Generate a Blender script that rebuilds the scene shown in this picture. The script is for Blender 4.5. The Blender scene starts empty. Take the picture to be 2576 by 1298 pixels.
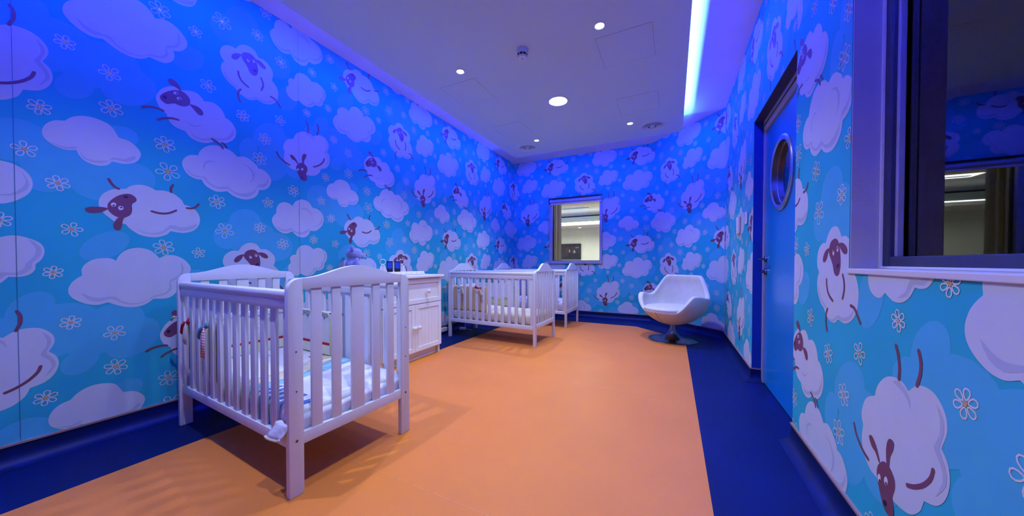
import bpy, bmesh, math, random, json
from mathutils import Vector, Matrix
from mathutils.geometry import tessellate_polygon
PI = math.pi
R = math.radians
random.seed(7)
SC = bpy.context.scene
COL = SC.collection

# ------------------------------------------------------------------ camera
cam_d = bpy.data.cameras.new('camera')
cam = bpy.data.objects.new('camera', cam_d)
COL.objects.link(cam)
cam_d.sensor_fit = 'HORIZONTAL'
cam_d.sensor_width = 36.0
cam_d.lens = 809.88 / 2576 * 36.0
cam_d.shift_y = (672.34 - 649.0) / 2576
cam_d.clip_start = 0.02
cam.location = (0, 0, 1.0)
cam.rotation_euler = (R(90) - 0.015092, 0, 0.462934)
SC.camera = cam

# ------------------------------------------------------------------ world, light levels, view
world = bpy.data.worlds.new('world')
SC.world = world
world.use_nodes = True
wb = world.node_tree.nodes['Background']
wb.inputs[0].default_value = (0.010, 0.014, 0.03, 1)     # night outside
wb.inputs[1].default_value = 1.0
SC.view_settings.view_transform = 'Standard'
SC.view_settings.look = 'None'
SC.view_settings.gamma = 1.0
SC.view_settings.exposure = 0.0
SC.view_settings.use_curve_mapping = False
SC.cycles.max_bounces = 5
SC.cycles.diffuse_bounces = 3
SC.cycles.glossy_bounces = 2
SC.cycles.caustics_reflective = False
SC.cycles.caustics_refractive = False
SC.cycles.adaptive_threshold = 0.04
SC.cycles.sample_clamp_indirect = 20.0

LED_COLOR = (0.016, 0.046, 1.0)
LED_POWER = 172.0          # per metre of strip
LED_TILT = R(10)
SPOT_COLOR = (1.0, 1.09, 1.58)
SPOT_POWER = 25.5
BIG_POWER = 4.8

XL, XR, YA, ZC, ZP = -2.90, 0.603, 5.91, 3.00, 2.75
BX, BY = -0.33, 4.977      # angled wall: (BX, YA) -> (XR, BY)
YF = -1.45                 # wall behind the camera
PX0, PX1, PY0, PY1 = -2.374, 0.106, -0.42, 4.877   # suspended ceiling panel

def cove(x, y, length, along, out):
    """LED strip lying behind the lip of the panel, tipped a little towards the wall"""
    d = bpy.data.lights.new('cove_light', 'AREA')
    d.shape = 'RECTANGLE'
    d.size, d.size_y = .03, length
    d.color = LED_COLOR
    d.energy = LED_POWER * length
    o = bpy.data.objects.new('cove_light', d)
    COL.objects.link(o)
    zl = -(Vector(out) * math.sin(LED_TILT) + Vector((0, 0, 1)) * math.cos(LED_TILT))
    yl = Vector(along)
    xl = yl.cross(zl)
    m = Matrix((xl, yl, zl)).transposed().to_4x4()
    m.translation = (x, y, 2.792)
    o.matrix_world = m
cove(PX0 + .09, (PY0 + PY1) / 2, PY1 - PY0 - .20, (0, 1, 0), (-1, 0, 0))
cove(PX1 - .09, (PY0 + PY1) / 2, PY1 - PY0 - .20, (0, 1, 0), (1, 0, 0))
cove((PX0 + PX1) / 2, PY1 - .09, PX1 - PX0 - .20, (1, 0, 0), (0, 1, 0))
cove((PX0 + PX1) / 2, PY0 + .09, PX1 - PX0 - .20, (1, 0, 0), (0, -1, 0))

# ------------------------------------------------------------------ materials
ALBEDO = .74
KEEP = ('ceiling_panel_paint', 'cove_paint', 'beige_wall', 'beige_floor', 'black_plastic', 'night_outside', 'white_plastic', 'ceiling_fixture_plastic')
def mat(name, col, rough=.6, spec=.35, var=.04, scale=12, bump=0, bscale=200, metal=0, emit=None, estr=1, sheen=0, coat=0):
    if name not in KEEP and not emit and not metal: col = tuple(c * ALBEDO for c in col)
    m = bpy.data.materials.new(name)
    m.use_nodes = True
    nt = m.node_tree
    b = nt.nodes['Principled BSDF']
    tc = nt.nodes.new('ShaderNodeTexCoord')
    n = nt.nodes.new('ShaderNodeTexNoise')
    n.inputs['Scale'].default_value = scale
    n.inputs['Detail'].default_value = 1
    nt.links.new(tc.outputs['Object'], n.inputs['Vector'])
    r = nt.nodes.new('ShaderNodeValToRGB')
    r.color_ramp.elements[0].position = .3
    r.color_ramp.elements[1].position = .7
    r.color_ramp.elements[0].color = tuple(c * (1 - var) for c in col) + (1,)
    r.color_ramp.elements[1].color = tuple(min(1, c * (1 + var)) for c in col) + (1,)
    nt.links.new(n.outputs['Fac'], r.inputs['Fac'])
    nt.links.new(r.outputs['Color'], b.inputs['Base Color'])
    b.inputs['Roughness'].default_value = rough
    b.inputs['Specular IOR Level'].default_value = spec
    b.inputs['Metallic'].default_value = metal
    if sheen: b.inputs['Sheen Weight'].default_value = sheen
    if coat: b.inputs['Coat Weight'].default_value = coat
    if emit:
        b.inputs['Emission Color'].default_value = tuple(emit) + (1,)
        b.inputs['Emission Strength'].default_value = estr
    if bump:
        n2 = nt.nodes.new('ShaderNodeTexNoise')
        n2.inputs['Scale'].default_value = bscale
        n2.inputs['Detail'].default_value = 1
        nt.links.new(tc.outputs['Object'], n2.inputs['Vector'])
        bp = nt.nodes.new('ShaderNodeBump')
        bp.inputs['Strength'].default_value = bump
        bp.inputs['Distance'].default_value = .002
        nt.links.new(n2.outputs['Fac'], bp.inputs['Height'])
        nt.links.new(bp.outputs['Normal'], b.inputs['Normal'])
    return m

def stripe_mat(name, ca, cb, axis, freq, rough=.9, axis2=None):
    """woven stripes (or a gingham check when axis2 is given) in object space"""
    m = bpy.data.materials.new(name)
    m.use_nodes = True
    nt = m.node_tree
    b = nt.nodes['Principled BSDF']
    b.inputs['Roughness'].default_value = rough
    b.inputs['Specular IOR Level'].default_value = .15
    tc = nt.nodes.new('ShaderNodeTexCoord')
    sp = nt.nodes.new('ShaderNodeSeparateXYZ')
    nt.links.new(tc.outputs['Object'], sp.inputs[0])
    def sq(ax):
        mu = nt.nodes.new('ShaderNodeMath'); mu.operation = 'MULTIPLY'; mu.inputs[1].default_value = freq
        nt.links.new(sp.outputs[ax], mu.inputs[0])
        fr = nt.nodes.new('ShaderNodeMath'); fr.operation = 'FRACT'
        nt.links.new(mu.outputs[0], fr.inputs[0])
        gt = nt.nodes.new('ShaderNodeMath'); gt.operation = 'GREATER_THAN'; gt.inputs[1].default_value = .5
        nt.links.new(fr.outputs[0], gt.inputs[0])
        return gt
    f = sq(axis)
    out = f.outputs[0]
    if axis2 is not None:
        g = sq(axis2)
        av = nt.nodes.new('ShaderNodeMath'); av.operation = 'ADD'
        nt.links.new(f.outputs[0], av.inputs[0]); nt.links.new(g.outputs[0], av.inputs[1])
        hv = nt.nodes.new('ShaderNodeMath'); hv.operation = 'MULTIPLY'; hv.inputs[1].default_value = .5
        nt.links.new(av.outputs[0], hv.inputs[0])
        out = hv.outputs[0]
    mx = nt.nodes.new('ShaderNodeMix'); mx.data_type = 'RGBA'
    nt.links.new(out, mx.inputs[0])
    mx.inputs[6].default_value = tuple(ca) + (1,)
    mx.inputs[7].default_value = tuple(cb) + (1,)
    nt.links.new(mx.outputs[2], b.inputs['Base Color'])
    return m

def cloth_mat(name, col):
    """thin curtain cloth that lets light through"""
    m = mat(name, col, .95, .1, .03)
    nt = m.node_tree
    t = nt.nodes.new('ShaderNodeBsdfTranslucent')
    t.inputs[0].default_value = tuple(col) + (1,)
    mx = nt.nodes.new('ShaderNodeMixShader'); mx.inputs[0].default_value = .55
    nt.links.new(nt.nodes['Principled BSDF'].outputs[0], mx.inputs[1]); nt.links.new(t.outputs[0], mx.inputs[2])
    nt.links.new(mx.outputs[0], nt.nodes['Material Output'].inputs[0])
    return m

def glass_mat(name, tint=(1, 1, 1), refl=.06, rough=.02):
    m = bpy.data.materials.new(name)
    m.use_nodes = True
    nt = m.node_tree
    nt.nodes.remove(nt.nodes['Principled BSDF'])
    out = nt.nodes['Material Output']
    t = nt.nodes.new('ShaderNodeBsdfTransparent'); t.inputs[0].default_value = tuple(tint) + (1,)
    g = nt.nodes.new('ShaderNodeBsdfGlossy'); g.inputs['Roughness'].default_value = rough
    f = nt.nodes.new('ShaderNodeFresnel'); f.inputs[0].default_value = 1.35
    ad = nt.nodes.new('ShaderNodeMath'); ad.operation = 'ADD'; ad.inputs[1].default_value = refl - .03
    nt.links.new(f.outputs[0], ad.inputs[0])
    mx = nt.nodes.new('ShaderNodeMixShader')
    nt.links.new(ad.outputs[0], mx.inputs[0]); nt.links.new(t.outputs[0], mx.inputs[1]); nt.links.new(g.outputs[0], mx.inputs[2])
    nt.links.new(mx.outputs[0], out.inputs[0])
    return m

M = {}
M['sky'] = mat('wallpaper_sky', (.035, .54, .70), .75, .15, .05, 3)
M['ghost'] = mat('wallpaper_pale_cloud', (.085, .56, .82), .75, .2, .02)
M['cloud'] = mat('wallpaper_cloud', (.68, .76, .86), .75, .2, .015)
M['shade'] = mat('wallpaper_cloud_fold', (.52, .60, .75), .75, .2, .015)
M['brown'] = mat('wallpaper_brown', (.235, .085, .115), .75, .2, .03)
M['ink'] = mat('wallpaper_ink', (.035, .02, .06), .7, .2, .0)
M['eye'] = mat('wallpaper_eye', (.88, .86, .88), .75, .2, .0)
M['petal'] = mat('wallpaper_petal', (.82, .84, .88), .75, .2, .0)
M['core'] = mat('wallpaper_flower_core', (.75, .48, .16), .75, .2, .0)
M['seam'] = mat('wallpaper_seam', (.06, .22, .42), .8, .2, .0)
M['plaster'] = mat('plaster_white', (.80, .79, .80), .85, .15, .02, 5, .1, 300)
M['cove'] = mat('cove_paint', (.72, .74, .78), .85, .15, .02, 5, .1, 300)
M['plaster_rough'] = mat('plaster_reveal', (.70, .66, .76), .85, .15, .06, 6, .3, 90)
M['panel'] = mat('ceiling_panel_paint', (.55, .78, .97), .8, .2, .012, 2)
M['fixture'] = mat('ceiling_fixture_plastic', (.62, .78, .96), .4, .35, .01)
M['gap'] = mat('shadow_gap', (.10, .11, .22), .9, .05, .0)
M['orange'] = mat('orange_vinyl', (.85, .27, .040), .5, .2, .035, 2.5, .05, 600)
M['weld'] = mat('orange_weld', (.88, .33, .09), .5, .3, .02)
M['navy'] = mat('navy_vinyl', (.0002, .011, .090), .5, .16, .10, 3, .05, 600)
M['cap'] = mat('cap_strip', (.42, .27, .22), .5, .3, .05, 20)
M['wood'] = mat('white_paint_wood', (.84, .89, 1.02), .38, .4, .02, 8, .04, 60)
M['lacquer'] = mat('white_lacquer', (1.0, 1.08, 1.16), .35, .4, .015, 8, .03, 60)
M['wood_seam'] = mat('wood_joint', (.25, .22, .28), .8, .1, .0)
M['bolt'] = mat('bolt_steel', (.10, .08, .08), .4, .5, .1, 40, metal=.6)
M['steel'] = mat('brushed_steel', (.45, .46, .50), .28, .5, .05, 30, metal=1)
M['chrome'] = mat('polished_chrome', (.22, .23, .26), .24, .5, .02, 10, metal=1)
M['frame'] = mat('grey_frame', (.40, .40, .50), .42, .4, .05, 20, metal=.2)
M['frame_dark'] = mat('dark_frame', (.045, .045, .075), .45, .4, .08, 20)
M['door'] = mat('door_blue', (.003, .29, .95), .24, .45, .02, 3)
M['reveal_blue'] = mat('blue_gloss_paint', (.008, .05, .42), .35, .4, .03)
M['black'] = mat('black_plastic', (.012, .012, .016), .35, .4, .1)
M['white_plastic'] = mat('white_plastic', (.78, .77, .79), .35, .4, .02)
M['grey_plastic'] = mat('grey_plastic', (.30, .30, .34), .45, .35, .03)
M['leather'] = mat('white_leather', (.88, .89, .88), .42, .35, .03, 14, .10, 320)
M['seam_and_gap'] = mat('leather_seam_and_gap', (.16, .14, .16), .7, .2, .0)
M['fabric_white'] = mat('white_cotton', (.80, .80, .84), .95, .1, .03, 20, .3, 260, sheen=.2)
M['fabric_cream'] = mat('cream_cotton', (.74, .68, .50), .95, .1, .04, 20, .3, 260, sheen=.2)
M['fabric_yellow'] = mat('yellow_gingham_cotton', (.74, .58, .25), .95, .1, .05, 30, .3, 260, sheen=.2)
M['fabric_pale_yellow'] = mat('pale_yellow_cotton', (.80, .76, .58), .95, .1, .03, 20, .3, 260, sheen=.2)
M['fabric_blue'] = mat('light_blue_cotton', (.28, .60, .80), .95, .1, .04, 20, .3, 260, sheen=.2)
M['fabric_mid_blue'] = mat('blue_cotton', (.16, .28, .72), .95, .1, .04, 20, .3, 260, sheen=.2)
M['fabric_lav'] = stripe_mat('blue_pinstripe_cotton', (.66, .67, .82), (.56, .60, .84), 1, 160)
M['fabric_green'] = mat('green_cotton', (.42, .58, .28), .95, .1, .04, 40, .3, 260, sheen=.2)
M['fabric_lime'] = mat('lime_cotton', (.72, .72, .30), .95, .1, .04, 40, .3, 260)
M['fabric_grey'] = mat('grey_cotton', (.36, .36, .46), .95, .1, .05, 20, .3, 260)
M['fabric_red'] = mat('red_cotton', (.62, .03, .05), .95, .1, .05, 40)
M['gingham'] = stripe_mat('red_gingham', (.85, .80, .80), (.62, .03, .05), 0, 70, .9, 2)
M['ticking'] = stripe_mat('green_ticking', (.76, .76, .68), (.62, .66, .44), 0, 55)
M['ticking_y'] = stripe_mat('green_ticking_side', (.76, .76, .68), (.62, .66, .44), 1, 55)
M['denim'] = mat('teal_ribbon', (.15, .36, .46), .95, .1, .08, 60)
M['print_blue'] = mat('bunting_print', (.10, .16, .42), .95, .1, .0)
M['plush'] = mat('blue_plush', (.36, .42, .80), 1, .05, .12, 45, 1.0, 130, sheen=.6)
M['plush_dark'] = mat('plush_stitch', (.08, .08, .25), .9, .1, .05)
M['screen'] = mat('monitor_screen', (.02, .05, .3), .25, .4, .0, emit=(.01, .05, .75), estr=.35)
M['beyond_wall'] = mat('beige_wall', (.70, .74, .70), .8, .2, .02, 2)
M['beyond_floor'] = mat('beige_floor', (.5, .42, .34), .6, .3, .03, 2)
M['tv'] = mat('tv_picture_dark', (.01, .01, .01), .7, .05, .0, emit=(.03, .025, .03), estr=1)
M['tv2'] = mat('tv_picture_brown', (.01, .01, .01), .7, .05, .0, emit=(.055, .034, .034), estr=1)
M['tv3'] = mat('tv_picture_light', (.01, .01, .01), .7, .05, .0, emit=(.28, .29, .31), estr=1)
M['lamp'] = mat('lamp_lens', (.9, .9, .85), .4, .3, .0, emit=(1, .95, .84), estr=14)
M['led'] = mat('led_diffuser', (.9, .9, .9), .4, .3, .0, emit=(.85, 1, .98), estr=14)
for k_ in ('lamp', 'tv', 'tv2', 'tv3', 'screen'): M[k_].cycles.emission_sampling = 'NONE'
M['glass'] = glass_mat('window_glass', (.95, .97, .96), .05)
M['glass_dark'] = glass_mat('night_glass', (.25, .3, .35), .12)
M['night'] = mat('night_outside', (.004, .005, .010), .6, .2, .0)
for i, c in enumerate([(.55, .50, .40), (.10, .22, .34), (.62, .60, .52), (.62, .28, .22), (.30, .42, .42), (.70, .62, .36), (.16, .16, .30), (.74, .72, .66)]):
    M['cur%d' % i] = cloth_mat('curtain_stripe_%d' % i, c)

# ------------------------------------------------------------------ mesh helpers
class MB:
    def __init__(s):
        s.v, s.f, s.m = [], [], []
    def add(s, vs, fs, mi=0):
        o = len(s.v)
        s.v += [tuple(v) for v in vs]
        s.f += [tuple(o + i for i in f) for f in fs]
        s.m += [mi] * len(fs)
        return s
    def box(s, x0, x1, y0, y1, z0, z1, mi=0):
        v = [(x, y, z) for z in (z0, z1) for y in (y0, y1) for x in (x0, x1)]
        return s.add(v, [(0, 2, 3, 1), (4, 5, 7, 6), (0, 1, 5, 4), (2, 6, 7, 3), (0, 4, 6, 2), (1, 3, 7, 5)], mi)
    def prism(s, poly, d0, d1, fn, mi=0):
        """poly: 2-D outline, fn(a, b, d) -> 3-D point"""
        n = len(poly)
        v = [fn(a, b, d0) for a, b in poly] + [fn(a, b, d1) for a, b in poly]
        o = len(s.v)
        s.v += v
        for i in range(n):
            j = (i + 1) % n
            s.f.append((o + i, o + j, o + n + j, o + n + i)); s.m.append(mi)
        for t in tessellate_polygon([[Vector((a, b, 0)) for a, b in poly]]):
            s.f.append(tuple(o + i for i in t)); s.m.append(mi)
            s.f.append(tuple(o + n + i for i in reversed(t))); s.m.append(mi)
        return s
    def tube(s, path, r, n=8, mi=0, closed=False):
        P = [Vector(p) for p in path]
        rs = r if isinstance(r, (list, tuple)) else [r] * len(P)
        o = len(s.v)
        k = len(P)
        for i, p in enumerate(P):
            a = P[(i - 1) % k] if (i > 0 or closed) else P[0]
            b = P[(i + 1) % k] if (i < k - 1 or closed) else P[-1]
            t = (b - a).normalized()
            u = t.cross(Vector((0, 0, 1)))
            if u.length < .05: u = t.cross(Vector((1, 0, 0)))
            u.normalize(); w = t.cross(u)
            for j in range(n):
                q = p + (u * math.cos(2 * PI * j / n) + w * math.sin(2 * PI * j / n)) * rs[i]
                s.v.append(tuple(q))
        for i in range(k if closed else k - 1):
            i2 = (i + 1) % k
            for j in range(n):
                j2 = (j + 1) % n
                s.f.append((o + i * n + j, o + i * n + j2, o + i2 * n + j2, o + i2 * n + j)); s.m.append(mi)
        if not closed:
            s.f.append(tuple(o + j for j in range(n))); s.m.append(mi)
            s.f.append(tuple(o + (k - 1) * n + j for j in reversed(range(n)))); s.m.append(mi)
        return s
    def lathe(s, prof, c=(0, 0, 0), n=24, mi=0, fn=None):
        o = len(s.v)
        fn = fn or (lambda r, t, z: (c[0] + r * math.cos(t), c[1] + r * math.sin(t), c[2] + z))
        for r, z in prof:
            for j in range(n):
                s.v.append(fn(max(r, 1e-5), 2 * PI * j / n, z))
        for i in range(len(prof) - 1):
            for j in range(n):
                j2 = (j + 1) % n
                s.f.append((o + i * n + j, o + i * n + j2, o + (i + 1) * n + j2, o + (i + 1) * n + j)); s.m.append(mi)
        return s
    def sphere(s, c, r, n=16, m=10, mi=0):
        rx, ry, rz = r if isinstance(r, (list, tuple)) else (r, r, r)
        o = len(s.v)
        for i in range(m + 1):
            a = PI * i / m
            for j in range(n):
                t = 2 * PI * j / n
                s.v.append((c[0] + rx * math.sin(a) * math.cos(t), c[1] + ry * math.sin(a) * math.sin(t), c[2] + rz * math.cos(a)))
        for i in range(m):
            for j in range(n):
                j2 = (j + 1) % n
                s.f.append((o + i * n + j, o + (i + 1) * n + j, o + (i + 1) * n + j2, o + i * n + j2)); s.m.append(mi)
        return s
    def grid(s, rows, mi=0, fm=None):
        """rows: list of lists of points"""
        o = len(s.v); w = len(rows[0])
        for r in rows: s.v += [tuple(p) for p in r]
        for i in range(len(rows) - 1):
            for j in range(w - 1):
                s.f.append((o + i * w + j, o + i * w + j + 1, o + (i + 1) * w + j + 1, o + (i + 1) * w + j))
                s.m.append(fm(i, j) if fm else mi)
        return s

def obj(name, mb, mats, parent=None, bevel=0, seg=2, smooth=False, merge=False, recalc=True, autosmooth=True):
    me = bpy.data.meshes.new(name)
    me.from_pydata(mb.v, [], mb.f)
    mats = mats if isinstance(mats, (list, tuple)) else [mats]
    for m in mats: me.materials.append(M[m] if isinstance(m, str) else m)
    for p, i in zip(me.polygons, mb.m): p.material_index = i
    if bevel or merge or recalc:
        bm = bmesh.new(); bm.from_mesh(me)
        if merge: bmesh.ops.remove_doubles(bm, verts=bm.verts, dist=1e-5)
        if recalc: bmesh.ops.recalc_face_normals(bm, faces=bm.faces)
        if bevel:
            ed = [e for e in bm.edges if len(e.link_faces) == 2 and e.calc_face_angle(0) > R(35)]
            bmesh.ops.bevel(bm, geom=ed, offset=bevel, segments=seg, profile=.6, affect='EDGES', clamp_overlap=True)
        bm.to_mesh(me); bm.free()
    if smooth:
        for p in me.polygons: p.use_smooth = True
        if autosmooth:
            me.set_sharp_from_angle(angle=R(42))
    o = bpy.data.objects.new(name, me)
    COL.objects.link(o)
    if parent is not None: o.parent = parent
    return o

def thing(name, label, cat, loc=(0, 0, 0), rz=0, group=None):
    o = bpy.data.objects.new(name, None)
    COL.objects.link(o)
    o.location = loc; o.rotation_euler = (0, 0, rz)
    o['label'] = label; o['category'] = cat
    if group: o['group'] = group
    return o

def tag(o, label, cat, group=None):
    o['label'] = label; o['category'] = cat
    if group: o['group'] = group
    return o

def struct(o, label=None):
    o['kind'] = 'structure'
    if label: o['label'] = label
    return o

def dup_tree(root, loc, rz, label=None):
    r = root.copy(); COL.objects.link(r); r.location = loc; r.rotation_euler = (0, 0, rz)
    if label: r['label'] = label
    for ch in list(root.children):
        c = ch.copy(); COL.objects.link(c); c.parent = r
        for g in list(ch.children):
            d = g.copy(); COL.objects.link(d); d.parent = c
    return r

def spline(pts, n=4, closed=True):
    """Catmull-Rom through 2-D points"""
    out = []
    k = len(pts)
    rng = range(k if closed else k - 1)
    for i in rng:
        if closed:
            p0, p1, p2, p3 = pts[(i - 1) % k], pts[i], pts[(i + 1) % k], pts[(i + 2) % k]
        else:
            p1, p2 = pts[i], pts[i + 1]
            p0 = pts[i - 1] if i > 0 else (2 * p1[0] - p2[0], 2 * p1[1] - p2[1])
            p3 = pts[i + 2] if i + 2 < k else (2 * p2[0] - p1[0], 2 * p2[1] - p1[1])
        for s in range(n):
            t = s / n
            out.append(tuple(.5 * (2 * p1[d] + (p2[d] - p0[d]) * t + (2 * p0[d] - 5 * p1[d] + 4 * p2[d] - p3[d]) * t * t + (3 * p1[d] - p0[d] - 3 * p2[d] + p3[d]) * t ** 3) for d in range(2)))
    if not closed: out.append(tuple(pts[-1]))
    return out

# ================================================================== THE SETTING
# ------------------------------------------------------------------ floor
mb = MB()
ox0, ox1, oyb, oyf = -2.378, .152, 5.345, -0.95
cham = 4.845
orange = [(ox0, oyf), (ox1, oyf), (ox1, cham - ox1), (cham - oyb, oyb), (ox0, oyb)]
mb.prism(orange, -.05, 0, lambda a, b, d: (a, b, d))
floor = struct(obj('floor', mb, 'orange'), 'orange vinyl floor with a navy border')
room = [(XL, YF), (XR + .12, YF), (XR + .12, BY - .05), (XR, BY), (BX, YA), (XL, YA)]
mb = MB()
def quad(*ps): mb.prism(ps, -.05, 0, lambda a, b, d: (a, b, d))
quad((XL, YF), (ox0, oyf), (ox0, oyb), (XL, YA))
quad((XL, YA), (ox0, oyb), (cham - oyb, oyb), (BX, YA))
quad((BX, YA), (cham - oyb, oyb), (ox1, cham - ox1), (XR, BY))
quad((XR, BY), (ox1, cham - ox1), (ox1, oyf), (XR, YF))
quad((XR, BY), (XR, YF), (XR + .15, YF), (XR + .15, BY))
quad((XL, YF), (XR, YF), (ox1, oyf), (ox0, oyf))
o = obj('floor_border', mb, 'navy', floor); o['label'] = 'navy vinyl border strip'
for y in (-.42, 1.08, 2.58, 4.08):
    obj('weld_seam', MB().box(ox0 + .01, ox1 - .005, y - .0018, y + .0018, -.002, .0006), 'weld', floor)

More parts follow.
